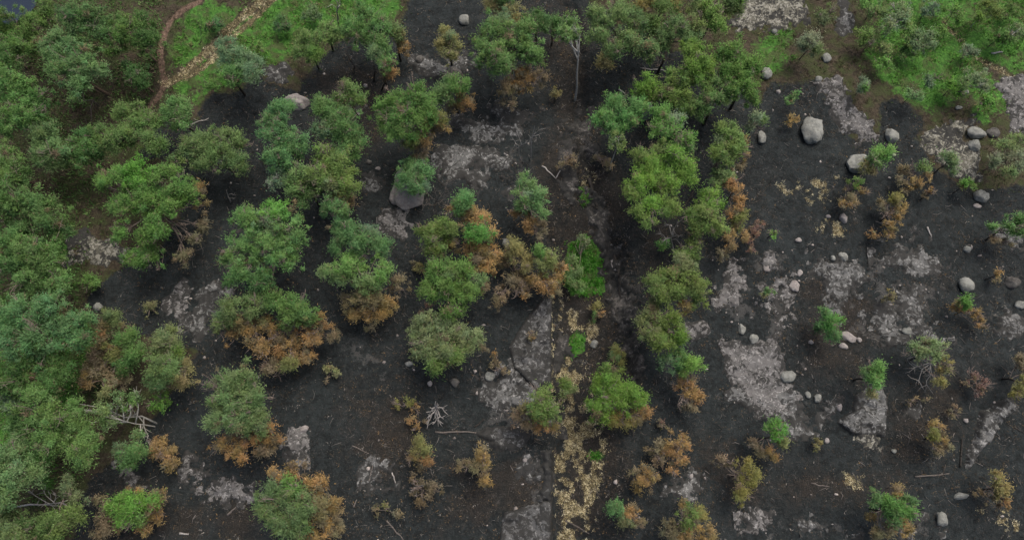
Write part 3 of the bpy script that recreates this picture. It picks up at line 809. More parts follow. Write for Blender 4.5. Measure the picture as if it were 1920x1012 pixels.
# ---- upper left forest
pine(9, '158,30,34,g 185,48,30,g 150,60,26,g 125,30,20,d', 'green pine at the top left, left one of the overlapping pair')
pine(8, '240,60,38,g 275,75,30,d 215,80,30,d 270,45,26,d', 'darker green pine at the top left overlapping its left neighbour')
pine(9, '115,75,25,g 95,100,24,g 145,110,42,g 172,140,32,g 150,168,25,g 120,135,30,g', 'broad green pine below the overlapping top left pair')
pine(9, '30,165,38,g 72,185,30,d 40,215,40,g 8,150,26,g 85,215,20,d 15,240,25,d', 'green pine at the left edge, second down from the pool')
pine(8, '85,255,32,g 105,288,34,g 75,290,24,g', 'green pine left of the burn, beside a darker one')
pine(8, '150,265,26,d 165,285,30,d 140,295,28,d', 'darker pine touching the left side of the light cluster', dens=.9)
pine(8, '20,305,34,g 5,335,24,g 40,330,24,d -25,310,30,d', 'pine cut by the left edge below the second one down')
pine(8, '190,252,24,g 235,215,24,g 268,232,34,g 290,268,24,g 215,262,28,g 250,250,30,g', 'spreading light green pine at the left tip of the burn')
pine(7, '338,208,34,g 318,222,22,g 345,235,22,g', 'rounded green pine right of the light spreading one at the path end')
pine(7, '365,278,32,g 430,275,38,g 400,300,36,g 330,302,14,g 445,305,22,g 395,270,28,g 400,325,18,k', 'wide flat-topped pine with bare lower branches on the left burn')
pine(6, '255,140,24,d 240,125,12,d 265,155,14,d', 'small dark pine alone between the path and the left forest')
pine(8, '15,35,28,d 60,50,30,d 85,25,26,d 45,80,24,d 70,90,18,d', 'dull dark pine beside the little pool in the corner', dens=.8)
pine(8, '5,95,26,d -20,60,30,d 20,115,20,d', 'dim pine at the left edge just under the pool', dens=.8)
pine(7, '440,110,32,p 430,88,20,p 468,140,26,p 440,140,24,g 475,115,18,p', 'pale green pine at the end of the grassy double track', base=(458, 178))
# ---- top strip
pine(8, '688,35,38,g 662,60,28,g 715,55,24,g 690,65,22,g', 'bushy green pine at the top on the meadow edge', base=(692, 105))
pine(7, '621,64,26,g 605,72,18,g 640,72,18,g', 'small pine with black burnt trunk on the meadow edge', base=(626, 95))
pine(6, '578,84,26,g 592,98,18,G 562,98,15,g', 'bright small pine at the left end of the meadow edge row')
pine(8, '700,75,24,g 715,95,22,g 725,120,20,g 705,100,16,p 735,142,14,o 720,138,14,b', 'narrow leaning pine with orange foot among the black trunks near the top', base=(728, 170))
pine(6, '742,65,20,g 756,82,16,o 755,95,12,o', 'small pine with orange right side at the edge of the meadow', base=(752, 115))
pine(7, '832,58,11,y 845,82,20,y 828,88,14,y 850,108,16,y 845,70,12,p', 'slim yellowish pine on the whitish rock near the top')
pine(10, '925,62,32,g 965,85,38,g 985,60,28,g 945,45,26,p 940,115,38,g 902,85,16,g 1002,100,24,g 915,105,26,g 985,152,32,o 950,165,26,b 1008,148,20,b 960,185,20,b', 'tall pine with a big orange skirt, left of the white birch')
pine(8, '930,8,22,y 960,25,20,y 950,-10,24,g', 'yellowing pine at the top edge above the tall orange-skirted one')
birch(10, '1067,50,20,l 1055,62,16,l 1080,62,14,l 1065,75,14,l 1075,40,12,l', 'slender white birch with a long bare trunk at top centre', base=(1077, 188), dens=.8)
pine(6, '1000,38,22,d 1018,50,18,d', 'dark small pine left of the white birch')
pine(5, '1036,45,18,d 1040,60,12,d', 'dark little pine touching the white birch on its left', dens=.8)
pine(9, '1128,35,30,g 1165,42,30,g 1120,70,25,g 1172,75,26,g 1150,98,26,d 1135,118,18,y 1192,45,26,d 1170,15,28,g', 'big green pine right of the white birch at the top')
pine(8, '1205,15,30,y 1240,22,30,d 1225,48,22,d 1255,5,24,y', 'olive pine at the top edge in the dense cluster')
pine(9, '1335,20,26,G 1345,48,20,G 1310,15,24,g 1372,12,26,g 1300,45,24,g 1385,-8,22,G', 'bright pine at the top edge, right end of the dense cluster')
pine(9, '1272,62,30,g 1298,75,20,g 1240,75,20,g 1215,95,24,g 1255,95,20,k 1235,115,18,k', 'pine with grey bare twigs in the middle of the dense cluster')
pine(9, '1300,100,26,G 1308,138,30,G 1328,120,18,G 1295,125,20,G', 'brightest green pine of the dense upper cluster')
pine(9, '1375,100,30,g 1402,120,26,g 1398,158,28,g 1370,140,30,g 1408,185,18,g 1375,170,18,g 1352,105,20,g', 'large rounded pine at the right side of the dense upper cluster', base=(1368, 205))
pine(8, '1265,150,28,g 1276,185,25,g 1290,205,20,d 1250,175,18,g', 'pine below the twiggy one in the dense cluster')
pine(8, '1345,160,24,g 1335,188,25,g 1320,208,18,d 1355,185,14,g', 'pine tucked under the large rounded one of the dense cluster', base=(1318, 235))
pine(8, '1210,163,24,G 1235,180,20,g 1202,185,18,g', 'small round pine at the left corner of the dense cluster')
pine(8, '1150,205,30,g 1135,225,24,g 1178,228,24,g 1196,205,24,g 1150,245,18,g', 'round pine at the left flank of the dense cluster above the crack')
pine(9, '1238,210,18,G 1245,240,28,G 1272,255,30,G 1262,228,20,p 1285,275,18,g', 'bright pine just below the rock inside the dense cluster')
pine(9, '1262,300,34,G 1222,315,30,G 1288,322,24,G 1240,282,24,g 1200,295,20,g 1260,335,24,G', 'large bright pine at the lower end of the dense cluster')
pine(9, '1205,345,30,G 1240,360,28,g 1222,388,22,G 1255,388,20,g 1192,398,16,g 1215,415,14,g 1185,365,18,g', 'pine hanging over the gully below the large bright one')
pine(8, '1365,248,24,g 1378,275,26,g 1352,292,24,g 1360,270,20,p 1392,262,12,o 1396,290,11,o 1388,312,12,b 1340,320,14,k', 'pine with orange right rim beside the black rock field')
pine(6, '1352,330,20,g 1365,340,12,g 1340,345,12,g', 'small green pine below the orange rimmed one')
pine(5, '1417,220,15,p 1408,235,12,p 1428,225,10,g 1420,245,14,k', 'sparse small pine with bare branches right of the dense cluster', dens=.7)
birch(6, '1155,258,15,g 1162,272,12,g 1148,270,10,l', 'little birch at the lower left of the round cluster pine', base=(1141, 318), dens=.8)
shrub(3, '1068,300,14,b 1058,310,12,b 1080,308,10,b 1068,296,12,k', 'withered brown sapling above the burnt log in the gully', dens=.5)
shrub(3, '1128,305,13,b 1140,312,12,b 1118,300,10,b 1130,300,14,k', 'withered brown sapling between crack and bright pine', dens=.5)
shrub(1.6, '1040,175,9,y 1045,180,7,y', 'olive low bush right of the orange skirt near the top')
# ---- group left of the centre top
pine(7, '655,175,28,g 638,190,16,g 674,190,16,g', 'small rounded pine alone below the burnt trunks')
pine(9, '530,212,34,g 518,248,30,g 548,270,34,g 510,228,20,g 508,295,20,g 535,300,28,g', 'left pine of the tight green group under the light wedge boulder')
pine(9, '605,203,24,g 632,215,30,g 642,243,38,g 662,262,24,g 612,245,26,p 652,288,24,g', 'right pine of the tight green group under the light wedge boulder')
pine(9, '608,295,26,g 640,315,36,g 600,330,26,g 652,345,24,g 625,350,24,p 640,372,22,y 655,375,16,b', 'front pine of the tight green group with a yellowed foot')
birch(6, '522,330,18,p 530,345,14,p 512,345,12,p 525,315,12,p', 'pale blue-green birch below the tight green group', base=(528, 372), dens=.8)
pine(8, '565,330,28,g 580,368,30,d 560,355,24,g 590,345,20,d', 'shadowed pine filling the middle of the tight green group')
pine(10, '745,200,36,g 765,230,40,g 740,242,30,g 785,180,32,g 802,212,28,g 720,215,22,g 770,262,22,y 797,240,20,o 802,262,22,o 822,240,16,o 785,285,20,b 820,225,18,y', 'tall rounded pine with orange lower right side near the centre top')
pine(7, '858,160,22,G 836,175,24,g 845,150,15,g 863,188,24,o 875,195,16,o 850,205,14,b', 'green pine with a solid orange lower half above the grey streak')
pine(5.5, '775,320,30,g 795,330,20,g 765,342,22,g 785,350,18,g 800,348,12,p', 'small pine growing over the biggest boulder', base=(790, 372))
# ---- left side, middle
pine(9, '25,375,36,g 70,385,34,g 100,415,30,g 45,420,34,d 118,440,18,d -15,400,35,g', 'green pine at the left edge, above the middle')
pine(9, '60,470,34,g 92,492,36,g 50,522,34,g 112,530,24,g 20,500,30,d 25,450,24,g -15,475,30,g', 'broad green pine at the left edge in the middle')
pine(10, '40,590,44,g 92,582,38,g 132,602,36,g 80,640,44,g 145,642,28,g 18,640,36,g 160,598,16,g -15,600,36,g', 'largest green pine on the left edge below the middle')
pine(9, '60,690,38,d 118,692,32,d 25,715,34,d 90,720,28,d', 'dark pine under the largest left one')
pine(9, '220,345,40,g 262,332,38,G 312,340,38,g 345,355,28,g 272,382,40,g 230,392,22,g 290,428,34,g 228,437,18,g 320,385,26,g 278,484,28,g,.6 250,480,18,g,.6 372,358,18,o 380,385,14,o 382,424,18,b 350,484,18,b 365,450,12,b 340,435,24,k', 'very large spreading pine with long bare limbs on the left burn')
pine(10, '460,410,30,g 520,402,34,G 548,440,34,g 485,455,40,g 430,470,26,g 460,500,30,g 530,482,34,g 440,515,20,d 492,525,26,d 500,425,30,p 505,550,16,b', 'dense round green pine right of the very large spreading one')
shrub(2, '168,528,17,g 178,535,12,g', 'small green bush at the left rim of the burn')
pine(5, '205,590,16,g 215,600,16,g 232,622,20,b 200,612,14,y', 'thin olive pine beside the grey stone at left', dens=.7)
pine(6, '195,640,18,o 185,672,26,b 205,665,18,b 170,690,22,b', 'brown withered pine in the left forest margin', dens=.8)
pine(6, '242,640,24,g 222,662,24,y 258,660,18,g 235,685,20,d', 'olive pine right of the brown withered one at left')
pine(6, '315,640,26,p 300,655,16,p 330,660,18,g', 'blue-green small pine left of the two-tone pair')
pine(7, '320,690,30,g 345,708,24,y 290,685,20,g 300,715,20,d 350,685,16,y', 'dull green pine below the blue-green small one')
shrub(2.2, '305,752,18,G 290,758,12,G 318,745,10,G', 'vivid green bush beside the leaning white birch')
pine(7, '190,700,28,b 215,712,22,b 165,715,20,o 230,720,18,b 200,730,16,y', 'brown pine above the leaning white birch', dens=.7)
# ---- lower left
pine(9, '60,762,36,g 112,775,38,g 142,802,38,g 160,830,32,g 95,832,34,g 152,855,22,g 70,802,30,d 40,790,26,d', 'massive dark green tree below the leaning white birch')
pine(9, '30,842,40,l 22,892,42,l 58,882,28,l 10,935,36,g -15,865,40,l', 'light green tree at the lower left edge')
pine(8, '15,990,40,l -10,960,36,g 30,1015,30,g', 'light green tree in the bottom left corner')
pine(6, '20,752,22,p,.9 5,740,18,p,.9 35,765,14,p,.9', 'pale grey-green treetop at the left edge', dens=.6)
pine(8, '62,985,34,d 112,985,32,g 140,962,22,g 80,1005,28,d 132,908,18,p 146,935,14,p', 'dark green tree at the bottom left beside bleached limbs')
pine(5, '240,852,22,g 262,843,16,g 225,845,14,p 300,842,20,o 315,868,20,o 296,828,14,o 322,850,14,o', 'low pine half green half orange at lower left')
pine(6, '225,940,22,G 255,948,28,G 240,970,22,G 280,945,20,G 265,965,18,g 257,922,15,o 296,930,20,o 290,965,20,o 275,985,16,o 200,962,22,b 195,990,22,b 188,938,15,b 220,985,14,b', 'rounded bright green pine ringed with orange at the bottom left')
pine(9, '412,720,30,g 450,712,34,g 485,740,26,g 420,755,28,g 465,760,30,g 440,790,34,g 482,792,28,g 400,790,20,g 462,702,16,o 425,828,26,o 470,828,30,o 512,812,22,o 450,850,22,o 492,842,20,b 510,835,14,b', 'tall green pine with wide orange foot left of the blue-black ash field')
pine(8, '435,580,30,g 480,572,30,g 420,605,20,g 450,605,24,y 470,625,32,o 430,625,20,o 490,652,24,o 500,610,24,o', 'left half of the two-tone green and orange pine pair')
pine(8, '520,568,24,g 556,575,30,g 578,592,20,g 540,595,26,g 525,622,30,o 570,622,32,o 602,605,24,o 542,655,32,o 592,642,24,o 620,625,16,b 515,690,22,b 545,685,16,y 575,670,18,o', 'right half of the two-tone green and orange pine pair')
pine(9, '520,930,34,g 556,945,38,g 590,955,28,y 530,975,32,g 562,990,26,g 545,915,20,G 500,950,20,g 560,885,24,o 515,895,18,o 595,908,24,o 602,985,24,o 622,942,18,o 622,990,20,b 585,1010,20,o 635,965,12,b', 'large bottom pine with green dome and orange rim')
# ---- centre
pine(9, '625,390,22,g 645,412,24,g 635,400,16,p 652,440,30,g 672,450,32,g 712,464,24,g 690,440,22,p 640,460,20,g', 'upper green half of the tall double pine left of centre')
pine(9, '661,500,34,G 618,511,18,g 708,508,26,G 640,520,20,g 685,530,24,g 688,552,28,y 695,580,32,o,.4 655,572,20,b,.4 727,572,20,o,.4 748,531,20,b,.4 700,600,18,b,.3 665,590,16,o,.4', 'lower bright half of the double pine above a brown skirt')
pine(6, '870,376,20,g 862,390,15,g 850,396,16,o 885,400,22,o 870,402,16,o 905,405,12,o', 'small green-tipped orange pine at the top of the central orange group')
pine(7, '835,425,28,g 805,440,20,g 815,465,20,g 845,455,16,y 850,465,14,b 786,430,11,g 825,480,14,b', 'green pine at the left of the central orange group')
pine(8, '897,438,24,G 880,440,14,y 905,418,22,o,.6 922,440,16,o,.6 885,462,22,o 912,475,26,o 895,497,22,o 920,500,16,o', 'most orange pine of the centre with a green cap')
pine(9, '820,508,24,g 860,503,28,g 835,540,34,g 870,547,28,g 805,545,20,g 890,525,18,p 850,578,24,g 845,520,24,p 905,540,14,b', 'green pine under the central orange group')
pine(8, '800,610,28,p 842,608,30,p 872,635,28,p 830,645,36,p 795,650,25,p 852,670,24,g 820,682,20,g 895,630,14,p 905,652,12,b 780,630,16,p', 'broad blue-green pine, lowest in the central column')
pine(6, '962,468,22,y 985,498,20,y 948,490,16,b 960,530,26,b 985,530,18,b 935,560,20,b 975,550,16,o 970,480,16,k', 'brownish ragged pine right of the most orange one')
pine(7, '1028,486,24,y 1042,512,22,o 1025,538,22,o 1005,520,16,o 1045,540,14,b 1015,470,14,g', 'orange pine with yellow-green top at the gully edge')
pine(7, '990,350,24,g 1010,365,20,g 978,375,22,g 1005,393,20,g 990,370,18,p 965,400,14,o 995,418,18,o 1020,430,14,b 1010,445,12,b', 'green pine with orange foot right of the biggest boulder')
shrub(2, '925,680,12,b 940,690,12,b 930,665,10,o', 'rusty low bush right of the broad blue-green pine', dens=.7)
shrub(1.2, '1003,632,11,o 995,628,8,b', 'tiny orange bush on the sooty gully slab')
# ---- right of the gully
pine(8, '1335,373,24,G 1320,400,24,g 1340,422,24,g 1296,410,18,d 1305,432,18,d 1325,385,16,g', 'green pine left of the orange pair on the black field')
pine(7, '1373,352,20,o,.75 1382,382,18,o 1362,340,14,y 1370,400,14,o', 'upper of two orange pines beside the black field')
pine(6, '1376,428,22,o 1370,455,20,o 1385,410,16,y 1356,475,13,b 1395,445,12,o', 'lower of two orange pines beside the black field')
shrub(3, '1413,437,16,r 1405,455,12,r 1420,420,10,r 1410,470,10,r', 'red-brown withered shrub right of the lower orange pine', dens=.5)
pine(5, '1290,465,22,g 1275,478,14,g 1305,480,14,d', 'small dark pine behind the bleached dead top')
shrub(1.6, '1242,461,11,G 1250,455,7,G', 'bright little bush left of the bleached dead top')
pine(9, '1225,535,20,g 1255,522,24,g 1262,550,20,g 1240,552,18,g 1290,525,30,g 1308,545,20,g 1285,495,22,p 1310,562,14,g 1280,572,18,y 1268,500,16,k', 'spreading pine midway down the right gully side')
pine(8, '1225,590,24,p 1255,602,28,g 1215,625,20,p 1240,640,24,g 1268,628,18,G 1205,600,15,p', 'grey-green pine below the spreading one on the right gully side')
pine(6, '1266,655,24,g 1250,680,16,p 1275,675,16,g', 'small pine below the grey-green one on the right gully side')
pine(6, '1300,688,20,G 1282,695,14,g 1290,722,22,o 1310,742,14,o 1295,755,18,b 1272,720,14,o 1280,760,14,k', 'bright topped pine over an orange brown lower crown')
pine(3, '1158,662,14,y 1150,670,11,p 1165,672,10,y', 'small yellowish pine on the right gully side', dens=.8)
pine(7, '1015,748,26,g 1027,770,24,g 1005,770,22,g 990,762,14,y 1032,800,15,o 976,782,18,b 1012,792,20,o 990,795,14,b', 'round pine on the gully rim left of the straw')
shrub(2.5, '1060,720,16,g 1068,732,12,p 1055,735,10,p', 'grey-green bush in the straw strip')
pine(7, '1135,725,26,G 1150,752,30,G 1125,765,24,G 1172,735,26,G 1196,745,22,G 1150,695,20,g 1132,698,14,d 1205,766,20,o 1176,785,20,y 1150,785,16,y 1195,785,12,b', 'vivid green pine right of the straw strip with an orange edge')
pine(5, '1265,840,24,o 1280,828,14,o 1250,850,15,o 1232,840,18,b 1262,878,13,o 1275,860,15,o 1238,862,12,b', 'upper of the twin orange pines right of the straw strip', twigs=1.5)
pine(4, '1215,880,18,o 1190,890,12,b 1205,906,18,o 1222,895,12,o', 'lower of the twin orange pines right of the straw strip')
pine(5, '1155,952,14,g 1178,962,18,o 1170,975,14,y 1197,975,12,b 1185,950,12,b', 'small green and orange pine at bottom beside the straw')
pine(6, '1290,968,20,g 1302,988,18,o 1280,945,11,o 1260,1000,20,b 1325,1000,18,o 1310,962,14,y 1285,1005,18,o 1255,980,12,b', 'pine with green centre and orange rim at the bottom right of the straw')
pine(5, '1395,873,15,y 1416,890,14,y 1387,910,17,y 1392,934,14,y 1350,862,13,b 1368,868,10,b 1380,885,18,k 1410,905,10,y', 'sparse yellow-brown pine with bare pale branches at lower centre right', dens=.7, twigs=1.5)
pine(5, '1458,812,20,G 1450,790,12,g 1440,805,10,g 1450,848,14,o 1427,845,14,b 1412,830,12,b 1470,830,12,y', 'green topped orange bush below the largest rock flat')
pine(5, '790,840,20,y 775,855,15,o 802,862,18,o 788,822,12,y 792,870,14,b', 'small yellow-orange pine below the white dead tree')
pine(4, '800,903,18,b 790,930,18,b 815,918,14,b 775,900,10,b 782,912,14,k', 'withered grey-brown pine with pale twigs near the bottom', dens=.7)
pine(5, '907,850,20,o 900,875,20,b 908,900,15,o 865,875,13,b 880,870,10,b 915,870,14,o', 'orange-brown pine with a side tuft left of the gully bottom')
# ---- right side field
pine(5, '1652,288,20,G 1640,300,16,g 1625,310,17,y 1635,325,12,b', 'green pine overhanging its grey boulder at upper right', base=(1632, 315))
pine(3.5, '1730,313,13,g 1700,318,14,b 1716,338,18,o 1690,338,12,b 1735,330,10,o 1712,325,14,k', 'low branching pine right of the boulder with a pine', dens=.7)
shrub(1.8, '1487,225,12,o 1482,232,9,o', 'small orange bush left of the largest smooth boulder')
shrub(2, '1485,180,10,g 1478,190,8,g 1492,176,7,g', 'sparse green sapling above the largest smooth boulder', dens=.6)
pine(4.5, '1521,82,20,p 1508,88,14,p 1530,90,12,g 1500,92,12,k', 'small pale pine above the grey boulder at the top right')
pine(4, '1552,25,17,g 1542,38,12,p 1535,42,10,k', 'small pine on the brown heath at the top edge')
pine(3, '1618,158,11,p 1612,168,10,p 1622,166,8,G', 'little pale pine left of the meadow')
birch(6, '1682,42,24,p 1690,20,20,p 1665,50,16,p 1700,55,16,g', 'leafy pale birch at the left of the green meadow', dens=.8)
birch(5, '1725,72,22,p 1740,85,16,p 1708,85,14,p 1722,95,14,k', 'grey-green birch in the middle of the meadow', dens=.7)
birch(5, '1822,145,22,p 1835,165,16,p 1808,160,16,g', 'pale soft birch above the right edge rock', dens=.7)
birch(5, '1850,15,22,g 1868,28,16,g 1835,30,14,G', 'green birch near the top right corner', dens=.8)
birch(4, '1905,60,20,p 1890,70,14,g', 'pale birch at the right edge of the meadow', dens=.7)
shrub(2.5, '1622,65,16,g 1640,80,16,p 1612,85,12,d 1655,95,14,p', 'mixed green thicket at the left rim of the meadow', dens=.8)
shrub(2.5, '1712,170,14,k 1705,180,12,p 1722,180,10,p', 'bare twiggy shrub above the black bay of the burn', dens=.6, twigs=1.6)
shrub(2, '1745,150,14,p 1760,140,12,k', 'grey twiggy bush in the lower meadow', dens=.6)
shrub(2, '1640,20,16,g 1620,10,14,G 1660,30,12,g', 'bright bush at the meadow top left', dens=.8)
shrub(2, '1785,20,16,G 1800,35,14,G', 'rich green bush beside the faint track', dens=.8)
shrub(2, '1780,160,14,G 1795,172,12,G', 'rich green bush at the lower end of the faint track', dens=.8)
pine(5, '1880,278,22,g 1905,300,22,p 1862,300,15,p 1890,322,14,g 1910,270,16,g 1885,300,18,k', 'open pine at the right edge below the paired boulders', dens=.7)
pine(4, '1776,300,16,p 1785,315,14,p 1768,312,10,k', 'sparse pale pine on the crusty bedrock', dens=.6)
pine(3.5, '1605,343,11,g 1585,372,19,b 1600,382,12,o 1620,358,8,o 1578,385,12,o 1590,352,14,k', 'small brown pine with a green tip between straw tufts and boulder', twigs=1.4)
pine(4, '1650,384,13,b 1680,376,14,y 1672,425,15,o 1682,402,15,o 1668,440,10,o 1660,400,16,k 1690,390,10,o', 'leaning orange-brown pine with pale limbs on the black field', twigs=1.5)
shrub(1.8, '1636,440,10,o 1642,445,8,o', 'small round orange bush below the leaning orange-brown pine')
shrub(2.5, '1706,350,12,o 1698,360,8,b', 'small orange bush right of the leaning orange-brown pine')
shrub(2, '1746,362,10,o 1736,368,8,b', 'little rusty bush left of the pale rounded boulder')
shrub(2, '1812,343,11,G 1805,350,8,y 1820,350,8,g', 'small green pine-bush just above the pale rounded boulder')
pine(5, '1900,418,20,g 1912,430,14,g 1862,425,10,g 1865,452,11,b 1882,457,11,b 1885,435,16,k', 'branching green pine at the right edge above the dark boulder', twigs=1.3)
shrub(2, '1870,513,10,o 1866,524,8,b', 'orange bush beside the dark angular boulder')
pine(3.5, '1816,566,13,G 1795,572,13,o 1822,586,13,o 1840,610,11,o 1836,596,9,o 1803,580,10,b', 'orange bush with one green tuft below the smooth oval boulder')
pine(4, '1556,602,19,G 1560,624,15,g 1540,612,13,d 1548,590,12,g', 'round green pine alone on the right rock field')
shrub(1.8, '1667,554,10,y 1660,560,8,b', 'yellowish bush on the mottled ground mid right')
shrub(1.8, '1440,548,11,g 1432,552,8,y', 'small green bush right of the thin pale rock')
shrub(1.5, '1447,440,9,G', 'tiny green bush right of the red-brown withered shrub')
pine(5, '1715,660,20,p 1752,662,24,p 1772,685,17,y 1735,650,18,p 1762,715,12,y 1738,672,10,k', 'grey-green pine behind white bare limbs at right', dens=.6)
shrub(2.5, '1822,706,14,r 1838,722,14,r 1832,738,10,r 1810,715,9,r', 'red-brown twiggy shrub right of the white limbed pine', dens=.6)
pine(5, '1640,690,19,G 1637,714,17,G 1628,700,12,g 1632,735,12,y', 'slim bright green pine on the smooth sharp-edged slab')
pine(5, '1755,798,14,o 1762,824,16,o 1771,840,12,b 1752,845,11,b 1750,812,12,y', 'orange pine alone left of the jagged ridge')
pine(5, '1910,680,18,b 1916,720,18,y 1905,738,12,y 1918,700,14,b', 'brownish pine at the right edge above the jagged ridge')
pine(6, '1668,943,24,G 1690,955,24,G 1672,965,18,g 1682,978,18,o 1696,988,14,o 1638,935,14,g 1634,963,12,o 1655,990,20,b 1640,1002,16,b 1682,920,14,o 1702,940,12,g', 'green topped pine with orange foot at the bottom right')
pine(5, '1865,898,15,y 1876,920,17,y 1862,940,14,b 1836,925,10,b 1884,937,12,o 1855,915,18,k', 'olive sparse pine near the bottom right corner', dens=.8)
shrub(1.5, '1712,752,11,b 1735,745,9,b', 'faded brown bush right of the slab edge', dens=.6)
shrub(1.5, '1785,775,10,b 1792,765,7,b', 'faded brown bush left of the jagged ridge stones', dens=.6)
shrub(1.2, '1532,828,8,y 1528,838,6,y', 'tiny yellow bush below the broken rock trail')
shrub(1.2, '1235,792,10,r 1245,798,8,b', 'small rusty bush above the twin orange pines', dens=.6)
shrub(1.5, '890,490,14,o 905,560,10,b', 'rusty tuft below the most orange pine', dens=.5) if False else None
shrub(1.5, '1120,575,12,y 1128,588,9,o 1112,590,9,d', 'yellow-green bush below the vivid fern patch')
shrub(2.2, '1078,510,16,g 1072,490,13,g 1070,530,13,g 1088,540,12,g 1092,455,13,p', 'leafy birch bush on the left side of the vivid fern patch')
shrub(1.5, '615,690,10,y 628,700,9,y 612,712,7,b', 'small olive bush right of the two-tone pair')
shrub(1.5, '280,580,13,y 285,572,9,y', 'olive bush on black ground below the left rim')
shrub(1.2, '784,505,10,y 775,498,8,b', 'small olive bush left of the central column')
shrub(1.6, '802,578,11,r 790,585,9,b', 'rusty dead bush left of the central column foot', dens=.6)
shrub(1.5, '760,205,10,b', 'brown sprig below burnt trunk') if False else None
shrub(1.5, '705,955,11,b 745,962,12,b 725,948,9,y', 'olive-brown sapling at bottom left of the brown pines', dens=.7)
shrub(1.4, '765,755,10,y 778,765,9,o 745,760,8,y', 'scorched yellow heath clump left of the white dead tree', dens=.7)
shrub(1.4, '770,785,12,o 785,800,9,o 800,790,8,b', 'scorched orange heath clump just below the yellow one', dens=.7)

for (x, y, r, c), lab in zip([(1655, 120, 15, 'G'), (1700, 100, 14, 'd'), (1760, 60, 15, 'g'), (1815, 95, 14, 'p'), (1870, 70, 14, 'g'), (1740, 15, 15, 'p'), (1895, 20, 14, 'd'), (1850, 190, 13, 'G')],
        ['bright low bush at the left corner of the lower meadow', 'dark low bush left of the grey-green meadow birch', 'green low bush right of the grey-green meadow birch',
         'pale low bush halfway along the faint track', 'green low bush above the white meadow log', 'pale low bush at the top edge of the meadow',
         'dark low bush in the top right corner', 'bright low bush above the right pair of touching boulders']):
    shrub(1.6, f'{x},{y},{r},{c} {x+11},{y+6},{r-5},{c} {x-9},{y+7},{r-6},{c}', lab, dens=.8)
for (x, y, r, c), lab in zip([(530, 45, 15, 'd'), (400, 45, 15, 'd'), (585, 25, 15, 'p'), (480, 90, 12, 'g'), (395, 160, 12, 'G')],
        ['dark low bush in the upper left meadow right of the tracks', 'dark low bush between the two upper left paths', 'pale low bush at the top edge left of the white bare stem',
         'green low bush right of the pale pine at the track end', 'bright low bush below the double track end']):
    shrub(1.6, f'{x},{y},{r},{c} {x+11},{y+6},{r-5},{c} {x-9},{y+7},{r-6},{c}', lab, dens=.8)

# ================================================================ DEAD TREES
def dead(base, h, tips, label, mat='dead', r=0.06, sub=4, name='dead_tree', seed=0):
    """bare tree: trunk from base; tips are photo pixels x,y,zfrac reached by limbs"""
    rng = np.random.default_rng(400+int(base[0])+int(base[1]))
    bp, _ = ground_at(*base)
    root = empty(name, tuple(bp)); r = r*0.75
    E = []
    for t in tips:
        p, m = at_z(t[0], t[1], bp[2]+h*t[2]); E.append(p-bp)
    top = max(E, key=lambda e: e[2])
    tr = Tubes(6); path = bend((0, 0, -0.2), top, rng, 3, .05); tr.add(path, r*np.array([1.3, 1.0, .75, .5, .2]))
    to = tr.build('trunk', M[mat], root)
    for e in E:
        if e is top: continue
        tb = Tubes(4)
        t = np.clip(e[2]/max(top[2], .1)*0.75, .12, .85)
        f = t*4; i = int(min(f, 3)); a = path[i]*(1-(f-i))+path[i+1]*(f-i)
        bp2 = bend(a, e, rng, 2, .13); tb.add(bp2, r*np.array([.62, .5, .36, .14]))
        L = np.linalg.norm(e-a)
        for q in range(sub):
            k = rng.integers(1, 4); a2 = bp2[k] if k < 3 else bp2[2]*.5+bp2[3]*.5
            d = (e-a)/L + rng.normal(size=3)*0.75; d /= np.linalg.norm(d)
            tb.add(bend(a2, a2+d*L*rng.uniform(.25, .5), rng, 1, .1), r*np.array([.3, .22, .08]))
        tb.build('limb', M[mat], to)
    return tag(root, label, 'tree' if 'birch' in name else 'dead tree', 'birches' if 'birch' in name else 'dead standing trees')
dead((816, 778), 3, [(817, 752, 1), (838, 768, .8), (832, 785, .7), (803, 782, .7), (805, 763, .8), (812, 795, .6), (826, 795, .6), (800, 795, .5), (823, 758, .8), (799, 772, .6)],
     'white dead tree seen from above like a star on black ground', 'dead', .15, 4)
dead((816, 415), 6, [(812, 345, 1), (795, 352, .9), (838, 350, .9), (852, 358, .8), (800, 370, .7), (835, 372, .7), (848, 345, .9), (790, 378, .6)],
     'leafless grey sapling right of the biggest boulder', 'deadgrey', .06, 5)
dead((982, 305), 6, [(968, 245, 1), (960, 258, .8), (985, 262, .8), (972, 275, .6)], 'left of two thin leafless birches on the grey slab', 'dead', .055, 4)
dead((992, 300), 6.5, [(1003, 235, 1), (1012, 250, .85), (990, 252, .8), (1018, 240, .9)], 'right of two thin leafless birches on the grey slab', 'dead', .055, 4)
dead((1262, 475), 5, [(1262, 425, 1), (1235, 435, .8), (1238, 450, .7), (1280, 440, .8), (1272, 415, .9), (1245, 420, .9), (1285, 455, .6), (1270, 480, .4)],
     'bleached dead top beside the small dark pine', 'dead', .07, 5)
dead((1088, 345), 3, [(1098, 310, 1), (1105, 318, .8), (1090, 318, .8)], 'thin dead sapling at the head of the straw tufts in the gully', 'deadgrey', .05, 3)
dead((1127, 345), 4, [(1124, 318, 1), (1133, 322, .8), (1118, 326, .7)], 'thin pale stem above the pine hanging over the gully', 'deadgrey', .05, 2)
dead((662, 130), 7, [(650, 85, 1), (640, 98, .7), (662, 95, .8)], 'slim burnt pole left of the narrow leaning pine', 'deadgrey', .06, 3)
dead((715, 168), 6, [(712, 128, 1), (722, 140, .6)], 'black burnt pole beside the narrow leaning pine', 'charwood', .09, 1)
dead((700, 152), 6, [(698, 112, 1), (706, 126, .6)], 'black burnt pole left of another beside the narrow leaning pine', 'charwood', .09, 1)
